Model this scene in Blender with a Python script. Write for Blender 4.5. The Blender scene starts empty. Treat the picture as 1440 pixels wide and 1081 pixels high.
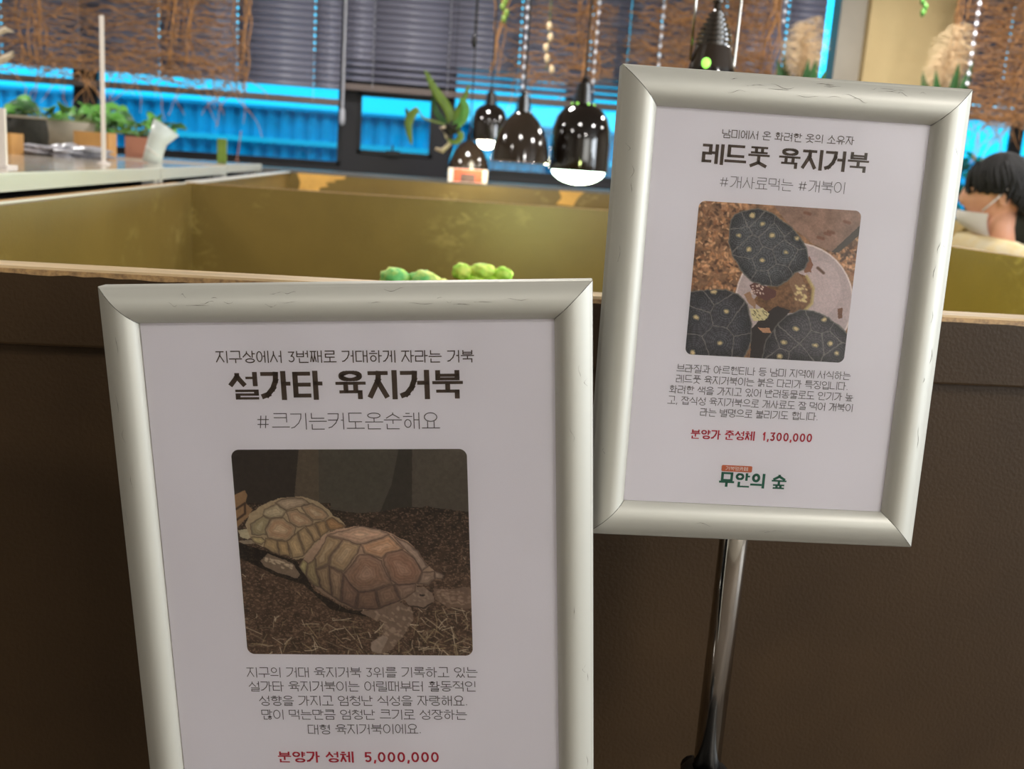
import bpy, math, random
import numpy as np
from mathutils import Vector, Matrix
random.seed(7)
RNG = np.random.default_rng(11)
S = bpy.context.scene
COL = S.collection
PI = math.pi

# ------------------------------------------------------------------ camera, world, lights, exposure
ZC = 1.25
F = 1415.89
RM = Matrix(((0.98983, -0.12503, 0.0679), (0.03984, -0.21451, -0.97591), (0.13659, 0.96869, -0.20735)))
cam_d = bpy.data.cameras.new('camera')
cam = bpy.data.objects.new('camera', cam_d)
COL.objects.link(cam)
S.camera = cam
m3 = Matrix((RM[0], -RM[1], -RM[2])).transposed()
cam.matrix_world = Matrix.Translation((0, 0, ZC)) @ m3.to_4x4()
cam_d.sensor_width = 36
cam_d.sensor_fit = 'HORIZONTAL'
cam_d.lens = F / 1440 * 36
cam_d.clip_start = 0.02
cam_d.dof.use_dof = True
cam_d.dof.focus_distance = 0.70
cam_d.dof.aperture_fstop = 10.5

S.view_settings.view_transform = 'Standard'
S.view_settings.look = 'None'
S.view_settings.gamma = 1
S.view_settings.use_curve_mapping = False
S.view_settings.exposure = 0.0

W = bpy.data.worlds.new('world')
S.world = W
W.use_nodes = True
wn = W.node_tree.nodes
bg = wn['Background']
bg.inputs[0].default_value = (0.70, 0.93, 1.0, 1)
bg.inputs[1].default_value = 3.7


def area(name, loc, size, power, color, rot=(0, 0, 0), sy=None):
    l = bpy.data.lights.new(name, 'AREA')
    l.energy = power
    l.color = color
    l.size = size
    if sy:
        l.shape = 'RECTANGLE'
        l.size_y = sy
    o = bpy.data.objects.new(name, l)
    o.location = loc
    o.rotation_euler = rot
    COL.objects.link(o)
    return o


NEUT = (1.0, 0.975, 0.95)
CEIL_LIGHTS = [(1.6, -0.9, 46), (-1.0, -1.6, 20), (0.2, 2.4, 18), (2.6, 2.6, 34), (0.2, 5.2, 44), (3.2, 5.4, 50), (-2.4, 4.6, 46), (4.6, 4.2, 34), (-2.2, 1.6, 18)]
for i, (x, y, pw) in enumerate(CEIL_LIGHTS):
    area('ceiling_lamp_light', (x, y, 2.945), 0.34, pw, NEUT)
# soft fill light added on the right; the wall there has no opening
area('right_fill_light', (5.85, -1.0, 1.7), 2.0, 240, (0.84, 0.92, 1.0), (0, PI / 2, 0), 3.2)
area('rear_fill_light', (2.6, -2.5, 1.8), 2.6, 150, (0.80, 0.88, 1.0), (-PI / 2, 0, 0), 1.8)  # added fill behind the camera to brighten the signs, no window here


def P(x, y, Y=None, X=None, Z=None):
    d = Vector(((x - 720) / F, (y - 540.5) / F, 1.0))
    d = RM.transposed() @ d
    if Y is not None:
        t = Y / d.y
    elif X is not None:
        t = X / d.x
    else:
        t = (Z - ZC) / d.z
    return Vector((d.x * t, d.y * t, ZC + d.z * t))


# ------------------------------------------------------------------ materials
def srgb(c):
    return tuple(((v / 255) / 12.92 if v / 255 <= 0.04045 else (((v / 255) + 0.055) / 1.055) ** 2.4) for v in c)


def mat(name, col, rough=0.5, metal=0.0, noise=0.0, nscale=20, bump=0.0, bscale=60, coat=0.0, emis=None, estr=0, col2=None,
        stretch=(1, 1, 1), trans=0.0, spec=0.5, lo=0.35, hi=0.7, sub=0.0):
    m = bpy.data.materials.new(name)
    m.use_nodes = True
    nt = m.node_tree
    b = nt.nodes['Principled BSDF']
    c = srgb(col)
    b.inputs['Base Color'].default_value = (*c, 1)
    b.inputs['Roughness'].default_value = rough
    b.inputs['Metallic'].default_value = metal
    b.inputs['Specular IOR Level'].default_value = spec
    b.inputs['Coat Weight'].default_value = coat
    b.inputs['Coat Roughness'].default_value = 0.08
    b.inputs['Transmission Weight'].default_value = trans
    if sub:
        b.inputs['Subsurface Weight'].default_value = sub
        b.inputs['Subsurface Radius'].default_value = (0.02, 0.02, 0.01)
    if emis:
        b.inputs['Emission Color'].default_value = (*srgb(emis), 1)
        b.inputs['Emission Strength'].default_value = estr
    if noise or bump:
        tc = nt.nodes.new('ShaderNodeTexCoord')
        mp = nt.nodes.new('ShaderNodeMapping')
        mp.inputs['Scale'].default_value = stretch
        nt.links.new(tc.outputs['Object'], mp.inputs['Vector'])
    if noise:
        n = nt.nodes.new('ShaderNodeTexNoise')
        n.inputs['Scale'].default_value = nscale
        n.inputs['Detail'].default_value = 5
        n.inputs['Roughness'].default_value = 0.6
        nt.links.new(mp.outputs[0], n.inputs['Vector'])
        r = nt.nodes.new('ShaderNodeValToRGB')
        r.color_ramp.elements[0].position = lo
        r.color_ramp.elements[1].position = hi
        c2 = srgb(col2) if col2 else tuple(v * (1 - noise) for v in c)
        r.color_ramp.elements[0].color = (*c, 1)
        r.color_ramp.elements[1].color = (*c2, 1)
        nt.links.new(n.outputs[0], r.inputs[0])
        nt.links.new(r.outputs[0], b.inputs['Base Color'])
    if bump:
        n2 = nt.nodes.new('ShaderNodeTexNoise')
        n2.inputs['Scale'].default_value = bscale
        n2.inputs['Detail'].default_value = 4
        nt.links.new(mp.outputs[0], n2.inputs['Vector'])
        bp = nt.nodes.new('ShaderNodeBump')
        bp.inputs['Strength'].default_value = bump
        bp.inputs['Distance'].default_value = 0.002
        nt.links.new(n2.outputs[0], bp.inputs['Height'])
        nt.links.new(bp.outputs[0], b.inputs['Normal'])
    return m


def scuffed(name, col, scuff, rough, amount=0.62, scale=9.0, bump=0.25, stretch=(1, 1, 1)):
    """painted board with pale rubbed-through scuffs"""
    m = mat(name, col, rough, noise=0.2, nscale=3.5, bump=bump, bscale=220)
    nt = m.node_tree
    b = nt.nodes['Principled BSDF']
    base = b.inputs['Base Color'].links[0].from_socket
    tc = nt.nodes['Texture Coordinate']
    mp = nt.nodes.new('ShaderNodeMapping')
    mp.inputs['Scale'].default_value = stretch
    nt.links.new(tc.outputs['Object'], mp.inputs[0])
    a = nt.nodes.new('ShaderNodeTexNoise')
    a.inputs['Scale'].default_value = scale
    a.inputs['Detail'].default_value = 2
    b2 = nt.nodes.new('ShaderNodeTexNoise')
    b2.inputs['Scale'].default_value = scale * 9
    b2.inputs['Detail'].default_value = 6
    b2.inputs['Distortion'].default_value = 1.0
    nt.links.new(mp.outputs[0], a.inputs['Vector'])
    nt.links.new(mp.outputs[0], b2.inputs['Vector'])
    ra = nt.nodes.new('ShaderNodeValToRGB')
    ra.color_ramp.elements[0].position = amount
    ra.color_ramp.elements[1].position = amount + 0.12
    rb = nt.nodes.new('ShaderNodeValToRGB')
    rb.color_ramp.elements[0].position = 0.5
    rb.color_ramp.elements[1].position = 0.66
    nt.links.new(a.outputs[0], ra.inputs[0])
    nt.links.new(b2.outputs[0], rb.inputs[0])
    mu = nt.nodes.new('ShaderNodeMath')
    mu.operation = 'MULTIPLY'
    nt.links.new(ra.outputs[0], mu.inputs[0])
    nt.links.new(rb.outputs[0], mu.inputs[1])
    mx = nt.nodes.new('ShaderNodeMix')
    mx.data_type = 'RGBA'
    nt.links.new(mu.outputs[0], mx.inputs[0])
    nt.links.new(base, mx.inputs[6])
    mx.inputs[7].default_value = (*srgb(scuff), 1)
    nt.links.new(mx.outputs[2], b.inputs['Base Color'])
    return m


def glass_mat(name, tint, gloss=0.06, rough=0.02, wave=0.0):
    m = bpy.data.materials.new(name)
    m.use_nodes = True
    nt = m.node_tree
    nt.nodes.remove(nt.nodes['Principled BSDF'])
    out = nt.nodes['Material Output']
    t = nt.nodes.new('ShaderNodeBsdfTransparent')
    t.inputs[0].default_value = (*tint, 1)
    g = nt.nodes.new('ShaderNodeBsdfGlossy')
    g.inputs['Roughness'].default_value = rough
    mx = nt.nodes.new('ShaderNodeMixShader')
    mx.inputs[0].default_value = gloss
    fr = nt.nodes.new('ShaderNodeFresnel')
    fr.inputs[0].default_value = 1.28 if wave else 1.45
    nt.links.new(fr.outputs[0], mx.inputs[0])
    nt.links.new(t.outputs[0], mx.inputs[1])
    nt.links.new(g.outputs[0], mx.inputs[2])
    nt.links.new(mx.outputs[0], out.inputs[0])
    if wave:
        tc = nt.nodes.new('ShaderNodeTexCoord')
        n2 = nt.nodes.new('ShaderNodeTexNoise')
        n2.inputs['Scale'].default_value = 9
        n2.inputs['Detail'].default_value = 1
        nt.links.new(tc.outputs['Object'], n2.inputs['Vector'])
        bp = nt.nodes.new('ShaderNodeBump')
        bp.inputs['Strength'].default_value = wave
        bp.inputs['Distance'].default_value = 0.02
        nt.links.new(n2.outputs[0], bp.inputs['Height'])
        nt.links.new(bp.outputs[0], g.inputs['Normal'])
        nt.links.new(bp.outputs[0], fr.inputs['Normal'])
    return m


M = {}
M['alu'] = mat('satin_aluminium', (190, 188, 178), 0.48, 0.35, noise=1, nscale=24, lo=0.69, hi=0.75, col2=(110, 106, 98), stretch=(0.35, 0.35, 2.0))
M['alu_edge'] = mat('aluminium_edge', (225, 222, 210), 0.35, 0.3)
M['scratch'] = mat('dark_scratch', (92, 86, 76), 0.7)
M['dark'] = mat('dark_gap', (20, 18, 16), 0.8)
M['paper'] = mat('paper', (240, 236, 244), 0.7)
M['ink'] = mat('dark_brown_ink', (74, 58, 46), 0.6)
M['ink_thin'] = mat('grey_ink', (84, 76, 76), 0.6)
M['ink_red'] = mat('red_ink', (192, 34, 58), 0.6)
M['ink_green'] = mat('green_ink', (24, 100, 78), 0.6)
M['ink_orange'] = mat('orange_ink', (206, 104, 66), 0.6)
M['ink_white'] = mat('white_ink', (235, 228, 222), 0.6)
M['sheet'] = glass_mat('clear_sheet', (1, 1, 1), wave=0.25, rough=0.1)
M['pen_front'] = mat('dark_brown_paint', (59, 43, 25), 0.5, noise=0.22, nscale=5, bump=0.22, bscale=300, spec=0.22)
M['pen_inside'] = scuffed('olive_brown_paint', (119, 97, 48), (146, 126, 72), 0.34, amount=0.56, scale=2.6, stretch=(1, 1, 1.6))
M['ply_edge'] = mat('pale_plywood_edge', (226, 196, 150), 0.5, noise=0.4, nscale=40, bump=0.4, bscale=200, stretch=(0.15, 1, 1))
M['rub'] = mat('rubbed_edge', (176, 140, 92), 0.5, noise=1, nscale=160, lo=0.4, hi=0.7, col2=(112, 84, 56))
M['orange_wood'] = mat('orange_wood', (214, 166, 104), 0.5, noise=0.25, nscale=14, stretch=(1, 0.1, 1))
M['white_trim'] = mat('white_trim', (215, 212, 205), 0.4)
M['sun_patch'] = mat('sunlit_wood', (222, 170, 84), 0.6, noise=0.25, nscale=12)  # yellow wood tone standing in for sunlight on the far pen wall
M['tabletop'] = mat('cream_gloss_top', (214, 202, 184), 0.16, coat=0.6, noise=0.12, nscale=3)
M['track'] = mat('grey_green_aluminium', (206, 206, 202), 0.4, 0.3)
M['chrome'] = mat('chrome', (205, 200, 192), 0.13, 1.0)
M['black'] = mat('black_plastic', (22, 20, 19), 0.4)
M['wall'] = mat('cream_wall', (178, 170, 156), 0.8, noise=0.08, nscale=6)
M['wall_win'] = mat('dark_window_wall', (30, 28, 34), 0.6)
M['frame_dark'] = mat('dark_window_frame', (16, 17, 24), 0.5)
M['sill'] = mat('grey_sill', (96, 94, 92), 0.55)
M['ceil'] = mat('ceiling_paint', (150, 146, 142), 0.9)
M['floor'] = mat('floor_concrete', (104, 92, 80), 0.5, noise=0.3, nscale=3)
M['slat'] = mat('grey_slat', (122, 122, 140), 0.42)
M['rail'] = mat('brown_grey_rail', (112, 98, 94), 0.5)
M['cord'] = mat('white_cord', (190, 190, 200), 0.6)
M['bead'] = mat('pearl_bead', (235, 238, 250), 0.25)
M['glass_blue'] = glass_mat('blue_tinted_glass', (0.16, 0.80, 0.98))
M['fence_blue'] = mat('blue_corrugated_metal', (120, 190, 222), 0.5, noise=0.3, nscale=5)
M['pale'] = mat('pale_cladding', (215, 235, 240), 0.6)
M['ground'] = mat('asphalt', (110, 110, 112), 0.9)
M['vine'] = mat('dried_orange_vine', (206, 152, 100), 0.8, noise=0.45, nscale=30)
M['vine2'] = mat('dried_brown_twig', (184, 144, 112), 0.8, noise=0.4, nscale=30)
M['lamp_black'] = mat('black_enamel', (26, 20, 17), 0.08, coat=1.0)
M['lamp_brown'] = mat('smoked_brown_enamel', (52, 42, 34), 0.1, coat=1.0)
M['bulb'] = mat('lit_bulb', (255, 255, 255), 0.4, emis=(225, 255, 232), estr=9)
M['bulb_w'] = mat('lit_warm_bulb', (255, 255, 255), 0.4, emis=(255, 246, 220), estr=14)
M['green_led'] = mat('lit_green_vent', (160, 240, 90), 0.4, emis=(150, 240, 90), estr=1.6)
M['lettuce'] = mat('bright_green_leaf', (236, 252, 120), 0.55, noise=1, nscale=38, lo=0.4, hi=0.66, col2=(150, 222, 60), bump=1.0, bscale=60)
M['lettuce2'] = mat('yellow_green_leaf', (240, 246, 130), 0.55, noise=1, nscale=30, lo=0.4, hi=0.6, col2=(110, 205, 110), bump=1.0, bscale=60)
M['stem'] = mat('green_stem', (110, 130, 60), 0.6)
M['bark'] = mat('bark_substrate', (104, 76, 50), 0.9, noise=0.6, nscale=40, bump=1, bscale=60)
M['leaf'] = mat('green_leaf', (96, 160, 62), 0.45, noise=0.35, nscale=20)
M['leaf_dark'] = mat('dark_green_leaf', (52, 96, 46), 0.5, noise=0.4, nscale=20)
M['leaf_olive'] = mat('olive_leaf', (112, 138, 48), 0.5, noise=0.3, nscale=20)
M['root'] = mat('pale_root', (196, 178, 150), 0.7)
M['moss'] = mat('dark_moss_pot', (44, 42, 34), 0.9, noise=0.5, nscale=30, bump=1, bscale=50)
M['pot_grey'] = mat('stone_bowl', (150, 140, 122), 0.7, noise=0.3, nscale=10)
M['bag'] = mat('grey_plastic_sheet', (168, 166, 172), 0.3)
M['card_box'] = mat('light_wood_box', (200, 148, 84), 0.6, noise=0.2, nscale=15)
M['pinkbox'] = mat('terracotta_card', (176, 118, 96), 0.6)
M['cup'] = mat('frosted_cup', (205, 212, 208), 0.35)
M['card_red'] = mat('orange_red_card', (214, 92, 62), 0.6)
M['card_white'] = mat('white_card', (225, 215, 208), 0.6)
M['card_img'] = mat('printed_picture', (120, 92, 84), 0.6, noise=0.7, nscale=60, col2=(52, 42, 42))
M['skin'] = mat('skin', (216, 158, 130), 0.5, sub=0.1)
M['hair'] = mat('black_hair', (22, 18, 18), 0.75, noise=0.4, nscale=60, bump=0.6, bscale=120)
M['shirt'] = mat('cream_knit', (236, 222, 188), 0.8, noise=0.15, nscale=20, col2=(232, 205, 140), bump=0.4, bscale=80)
M['mask'] = mat('white_mask', (228, 220, 222), 0.7)
M['trousers'] = mat('dark_trousers', (48, 50, 60), 0.8)
M['plume'] = mat('cream_pampas', (224, 198, 160), 0.9)
M['lightpanel'] = mat('lit_diffuser', (255, 250, 240), 0.5, emis=(255, 240, 215), estr=7)


def vcol_mat(name):
    m = bpy.data.materials.new(name)
    m.use_nodes = True
    nt = m.node_tree
    b = nt.nodes['Principled BSDF']
    a = nt.nodes.new('ShaderNodeVertexColor')
    a.layer_name = 'Print'
    nt.links.new(a.outputs[0], b.inputs['Base Color'])
    b.inputs['Roughness'].default_value = 0.6
    return m


M['print'] = vcol_mat('printed_picture_ink')


# ------------------------------------------------------------------ object helpers
def empty(name, loc=(0, 0, 0), rz=0, label=None, cat=None, group=None, matrix=None):
    o = bpy.data.objects.new(name, None)
    COL.objects.link(o)
    if matrix is not None:
        o.matrix_world = matrix
    else:
        o.location = loc
        o.rotation_euler = (0, 0, rz)
    tag(o, label, cat, group)
    return o


def tag(o, label=None, cat=None, group=None, kind=None):
    if label:
        o['label'] = label
    if cat:
        o['category'] = cat
    if group:
        o['group'] = group
    if kind:
        o['kind'] = kind
    return o


class MB:
    def __init__(s):
        s.v = []
        s.f = []

    def add(s, vs, fs):
        n = len(s.v)
        s.v += [tuple(q) for q in vs]
        s.f += [tuple(i + n for i in f) for f in fs]
        return s

    def box(s, x0, x1, y0, y1, z0, z1):
        vs = [(x, y, z) for z in (z0, z1) for y in (y0, y1) for x in (x0, x1)]
        return s.add(vs, [(0, 2, 3, 1), (4, 5, 7, 6), (0, 1, 5, 4), (2, 6, 7, 3), (0, 4, 6, 2), (1, 3, 7, 5)])

    def lathe(s, prof, n=32, c=(0, 0, 0), cap=False):
        vs = []
        for r, z in prof:
            for k in range(n):
                a = 2 * PI * k / n
                vs.append((c[0] + r * math.cos(a), c[1] + r * math.sin(a), c[2] + z))
        fs = []
        for i in range(len(prof) - 1):
            for k in range(n):
                k2 = (k + 1) % n
                fs.append((i * n + k, i * n + k2, (i + 1) * n + k2, (i + 1) * n + k))
        if cap:
            fs.append(tuple(range(n))[::-1])
            fs.append(tuple((len(prof) - 1) * n + k for k in range(n)))
        return s.add(vs, fs)

    def tube(s, pts, r, n=6, cap=True):
        pts = [Vector(p) for p in pts]
        rs = r if isinstance(r, (list, tuple)) else [r] * len(pts)
        vs = []
        up = Vector((0, 0, 1))
        for i, p in enumerate(pts):
            d = (pts[min(i + 1, len(pts) - 1)] - pts[max(i - 1, 0)])
            if d.length < 1e-9:
                d = Vector((0, 0, 1))
            d.normalize()
            a = d.cross(up)
            if a.length < 0.05:
                a = d.cross(Vector((0, 1, 0)))
            a.normalize()
            b = d.cross(a)
            for k in range(n):
                t = 2 * PI * k / n
                vs.append(p + (a * math.cos(t) + b * math.sin(t)) * rs[i])
        fs = []
        for i in range(len(pts) - 1):
            for k in range(n):
                k2 = (k + 1) % n
                fs.append((i * n + k, i * n + k2, (i + 1) * n + k2, (i + 1) * n + k))
        if cap:
            fs.append(tuple(range(n))[::-1])
            fs.append(tuple((len(pts) - 1) * n + k for k in range(n)))
        return s.add(vs, fs)

    def leaf(s, pts, widths, nrm, thick=0.0012, fold=0.25):
        """strap leaf: centre line pts, half widths, face direction nrm; solid with two sides"""
        pts = [Vector(p) for p in pts]
        nrm = Vector(nrm).normalized()
        top = []
        bot = []
        for i, p in enumerate(pts):
            d = (pts[min(i + 1, len(pts) - 1)] - pts[max(i - 1, 0)]).normalized()
            sd = d.cross(nrm)
            if sd.length < 0.01:
                sd = Vector((1, 0, 0))
            sd.normalize()
            w = widths[i]
            row = [p - sd * w + nrm * w * fold, p, p + sd * w + nrm * w * fold]
            top += [q + nrm * thick for q in row]
            bot += [q - nrm * thick for q in row]
        n = len(pts)
        vs = top + bot
        o = 3 * n
        fs = []
        for i in range(n - 1):
            for k in range(2):
                a = i * 3 + k
                fs.append((a, a + 1, a + 4, a + 3))
                fs.append((o + a, o + a + 3, o + a + 4, o + a + 1))
            a = i * 3
            fs.append((a, a + 3, o + a + 3, o + a))
            a = i * 3 + 2
            fs.append((a, o + a, o + a + 3, a + 3))
        fs.append((0, o, o + 1, 1))
        fs.append((1, o + 1, o + 2, 2))
        return s.add(vs, fs)

    def build(s, name, m, parent=None, smooth=False, origin=None, bevel=0):
        me = bpy.data.meshes.new(name)
        vs = s.v
        if origin is not None:
            ox, oy, oz = origin
            vs = [(a - ox, b - oy, c - oz) for a, b, c in vs]
        me.from_pydata(vs, [], s.f)
        me.validate()
        me.materials.append(m)
        if smooth:
            me.polygons.foreach_set('use_smooth', [True] * len(me.polygons))
        o = bpy.data.objects.new(name, me)
        COL.objects.link(o)
        if parent is not None:
            o.parent = parent
        if bevel:
            b = o.modifiers.new('bevel', 'BEVEL')
            b.width = bevel
            b.segments = 2
            b.limit_method = 'ANGLE'
        return o


def single(mb, name, m, origin, label, cat, group=None, smooth=False, bevel=0):
    o = mb.build(name, m, None, smooth, origin, bevel)
    o.location = origin
    return tag(o, label, cat, group)


def struct(mb, name, m, parent=None, bevel=0):
    o = mb.build(name, m, parent, bevel=bevel)
    if parent is None:
        o['kind'] = 'structure'
    return o


def fixn(o):
    import bmesh
    b = bmesh.new()
    b.from_mesh(o.data)
    bmesh.ops.recalc_face_normals(b, faces=b.faces)
    b.to_mesh(o.data)
    b.free()
    return o


def blob(c, r, seed=0, amp=0.15, n=10, freq=3.0, squash=1.0):
    """bumpy closed ellipsoid"""
    rr = random.Random(seed)
    ph = [rr.uniform(0, 6) for _ in range(6)]
    vs = []
    m = n * 2
    for i in range(1, n):
        th = PI * i / n
        for k in range(m):
            a = 2 * PI * k / m
            d = Vector((math.sin(th) * math.cos(a), math.sin(th) * math.sin(a), math.cos(th)))
            q = 1 + amp * (math.sin(freq * d.x * 2 + ph[0]) * math.cos(freq * d.y * 2 + ph[1]) + 0.6 * math.sin(freq * 2.3 * d.z + ph[2] + d.x * 5) + 0.35 * math.sin(freq * 5 * d.x + ph[3]) * math.sin(freq * 5 * d.y + ph[4]))
            vs.append((c[0] + r[0] * d.x * q, c[1] + r[1] * d.y * q, c[2] + r[2] * d.z * q * squash))
    top = len(vs)
    vs.append((c[0], c[1], c[2] + r[2]))
    vs.append((c[0], c[1], c[2] - r[2]))
    fs = []
    for i in range(n - 2):
        for k in range(m):
            k2 = (k + 1) % m
            fs.append((i * m + k, (i + 1) * m + k, (i + 1) * m + k2, i * m + k2))
    for k in range(m):
        k2 = (k + 1) % m
        fs.append((top, k, k2))
        fs.append((top + 1, (n - 2) * m + k2, (n - 2) * m + k))
    return vs, fs


# ================================================================== SETTING
YW = 7.2
X0, X1, YB, ZT = -4.2, 6.0, -2.6, 3.0
struct(MB().box(X0, X1, YB, YW + 0.2, -0.1, 0), 'floor', M['floor'])
struct(MB().box(X0, X1, YB, YW + 0.2, ZT, ZT + 0.1), 'ceiling', M['ceil'])
struct(MB().box(X0 - 0.1, X0, YB, YW + 0.2, 0, ZT), 'wall_left', M['wall'])
struct(MB().box(X1, X1 + 0.1, YB, YW + 0.2, 0, ZT), 'wall_right', M['wall'])
struct(MB().box(X0, X1, YB - 0.1, YB, 0, ZT), 'wall_rear', M['wall'])
# window wall with openings
OPEN = [(-3.5, -2.007, 1.26, 2.72), (-1.896, -0.287, 1.206, 2.72), (-0.173, 0.341, 1.297, 1.70), (0.462, 1.28, 1.226, 2.72),
        (1.34, 3.30, 1.226, 2.72), (4.18, 5.7, 1.10, 2.72)]
wb = MB()
wb.box(X0, X1, YW, YW + 0.12, 0, 1.10)
wb.box(X0, X1, YW, YW + 0.12, 2.72, ZT)
xs = X0
for (a, b, c, d) in OPEN:
    wb.box(xs, a, YW, YW + 0.12, 1.10, 2.72)
    if c > 1.10:
        wb.box(a, b, YW, YW + 0.12, 1.10, c)
    if d < 2.72:
        wb.box(a, b, YW, YW + 0.12, d, 2.72)
    xs = b
wb.box(xs, X1, YW, YW + 0.12, 1.10, 2.72)
struct(wb, 'wall_back', M['wall_win'])
for i, (a, b, c, d) in enumerate(OPEN):
    t = 0.022
    w = MB()
    w.box(a, a + t, YW - 0.015, YW + 0.07, c, d)
    w.box(b - t, b, YW - 0.015, YW + 0.07, c, d)
    w.box(a, b, YW - 0.015, YW + 0.07, c, c + t)
    w.box(a, b, YW - 0.015, YW + 0.07, d - t, d)
    wo = struct(w, 'window_%d' % (i + 1), M['frame_dark'])
    MB().box(a + t, b - t, YW + 0.03, YW + 0.036, c + t, d - t).build('glass_pane', M['glass_blue'], wo)
    if i == 2:
        mb = MB().box(0.02, 0.12, YW - 0.03, YW - 0.016, c - 0.004, c + 0.03)
        mb.box(0.062, 0.074, YW - 0.035, YW - 0.02, c + 0.02, c + 0.07)
        mb.build('window_latch', M['frame_dark'], wo)
for mxp in (1424,):
    mx = P(mxp, 230, Y=YW).x
    MB().box(mx - 0.05, mx + 0.05, YW + 0.0, YW + 0.028, 1.10, 2.70).build('mullion', M['frame_dark'], bpy.data.objects['window_6'])
# grey sill under the windows
struct(MB().box(X0, 3.1, 6.62, YW, 1.10, 1.165), 'trim_1', M['sill'], bevel=0.004)
# outside: ground, corrugated fence, pale cladding strip behind it
struct(MB().box(-12, 16, YW + 0.2, 16, -0.2, -0.05), 'ground', M['ground'])


def corrugated(x0, x1, y, z0, z1, pitch=0.12, dep=0.025):
    vs = []
    fs = []
    n = int((x1 - x0) / pitch * 4)
    for i in range(n + 1):
        x = x0 + (x1 - x0) * i / n
        yy = y + (dep if (i % 4) in (1, 2) else 0)
        vs += [(x, yy, z0), (x, yy, z1), (x, yy + 0.01, z0), (x, yy + 0.01, z1)]
    for i in range(n):
        a = i * 4
        fs += [(a, a + 4, a + 5, a + 1), (a + 2, a + 3, a + 7, a + 6), (a + 1, a + 5, a + 7, a + 3)]
    return MB().add(vs, fs)


fz = P(550, 165, Y=9.4).z
fen = empty('corrugated_fence', (0, 9.4, 0), 0, 'blue corrugated metal fence standing outside the windows', 'fence')
corrugated(-9, 12, 9.4, 0, fz).build('sheet_panel', M['fence_blue'], fen, origin=(0, 9.4, 0))
MB().box(-9, 12, 9.35, 9.40, fz - 0.30, fz - 0.255).build('fence_rail', M['pale'], fen, origin=(0, 9.4, 0))
MB().box(-9, 12, 9.36, 9.44, fz - 0.01, fz + 0.02).build('top_rail', M['fence_blue'], fen, origin=(0, 9.4, 0))
bl = empty('neighbouring_building', (0, 13, 0), 0, 'pale flat building seen in a strip above the blue fence', 'building')
MB().box(-10, 14, 13, 14, 0, 2.4).build('wall', M['pale'], bl, origin=(0, 13, 0))
MB().box(-10.1, 14.1, 12.9, 14.1, 2.4, 2.5).build('roof_edge', M['sill'], bl, origin=(0, 13, 0))

shp = P(1362, 262, Y=8.6)
shb = empty('outdoor_shrub', (shp.x, 8.6, 0), 0, 'dark green shrub outside the window behind the seated person', 'shrub')
MB().tube([(0, 0, 0), (0.02, 0, 0.7), (0, 0, 1.3)], [0.03, 0.025, 0.012], 8).build('trunk', M['stem'], shb)
_r = random.Random(4)
for k in range(90):
    q = Vector((_r.gauss(0, .22), _r.gauss(0, .15), _r.uniform(.9, 1.62)))
    d = Vector((_r.uniform(-1, 1), _r.uniform(-.5, .5), _r.uniform(-.3, .8))).normalized() * .13
    MB().leaf([q, q + d * .3, q + d * .7, q + d], [0.004, 0.03, 0.03, 0.002], (_r.uniform(-.4, .4), -1, .3)).build('leaf', M['leaf_dark'], shb, smooth=True)
# structural column on the right
col_x0, col_x1 = P(1178, 60, Y=7.05).x, P(1338, 60, Y=7.0).x
struct(MB().box(col_x0, col_x0 + 0.20, 7.06, YW, 0, ZT), 'trim_2', M['wall'])
struct(MB().box(col_x0 + 0.19, col_x1, 7.0, YW, 0, ZT), 'trim_3', mat('warm_cream_column', (214, 190, 140), 0.8, noise=0.06, nscale=5))

# ceiling light fittings
cl0 = None
for i, (x, y, pw) in enumerate(CEIL_LIGHTS):
    names = ['above the camera to the right', 'behind the camera on the left', 'above the near pen', 'above the right side of the near pen', 'above the far pen',
             'near the cream column', 'above the plant tables', 'near the right hand windows', 'above the left aisle']
    o = empty('ceiling_light', (x, y, ZT), 0, 'square recessed ceiling light ' + names[i], 'light', 'ceiling lights')
    if cl0 is None:
        w = MB()
        w.box(-0.21, 0.21, -0.21, -0.18, -0.03, -0.001)
        w.box(-0.21, 0.21, 0.18, 0.21, -0.03, -0.001)
        w.box(-0.21, -0.18, -0.18, 0.18, -0.03, -0.001)
        w.box(0.18, 0.21, -0.18, 0.18, -0.03, -0.001)
        w.build('housing', M['alu_edge'], o)
        MB().box(-0.18, 0.18, -0.18, 0.18, -0.018, -0.002).build('diffuser', M['lightpanel'], o)
        cl0 = o
    else:
        for ch in cl0.children:
            c = ch.copy()
            COL.objects.link(c)
            c.parent = o

# ================================================================== BLINDS
PIT = 0.044


def slat_mesh(width, holes):
    mb = MB()
    cw = 0.024  # half chord
    xs = -width / 2
    t = 0.0012

    def strip(a, b, u0, u1):
        seg = 3
        vs = []
        for j in range(seg + 1):
            u = u0 + (u1 - u0) * j / seg
            cr = 0.004 * (1 - (u / cw) ** 2)
            for xx in (a, b):
                vs.append((xx, u, cr + t))
                vs.append((xx, u, cr - t))
        fs = []
        for j in range(seg):
            k = j * 4
            fs += [(k, k + 2, k + 6, k + 4), (k + 1, k + 5, k + 7, k + 3), (k, k + 4, k + 5, k + 1), (k + 2, k + 3, k + 7, k + 6)]
        fs += [(0, 1, 3, 2), (seg * 4, seg * 4 + 2, seg * 4 + 3, seg * 4 + 1)]
        mb.add(vs, fs)
    for h in holes:
        strip(xs, h - 0.0055, -cw, cw)
        strip(h - 0.0055, h + 0.0055, -cw, -0.008)
        strip(h - 0.0055, h + 0.0055, 0.008, cw)
        xs = h + 0.0055
    strip(xs, width / 2, -cw, cw)
    return mb


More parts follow.
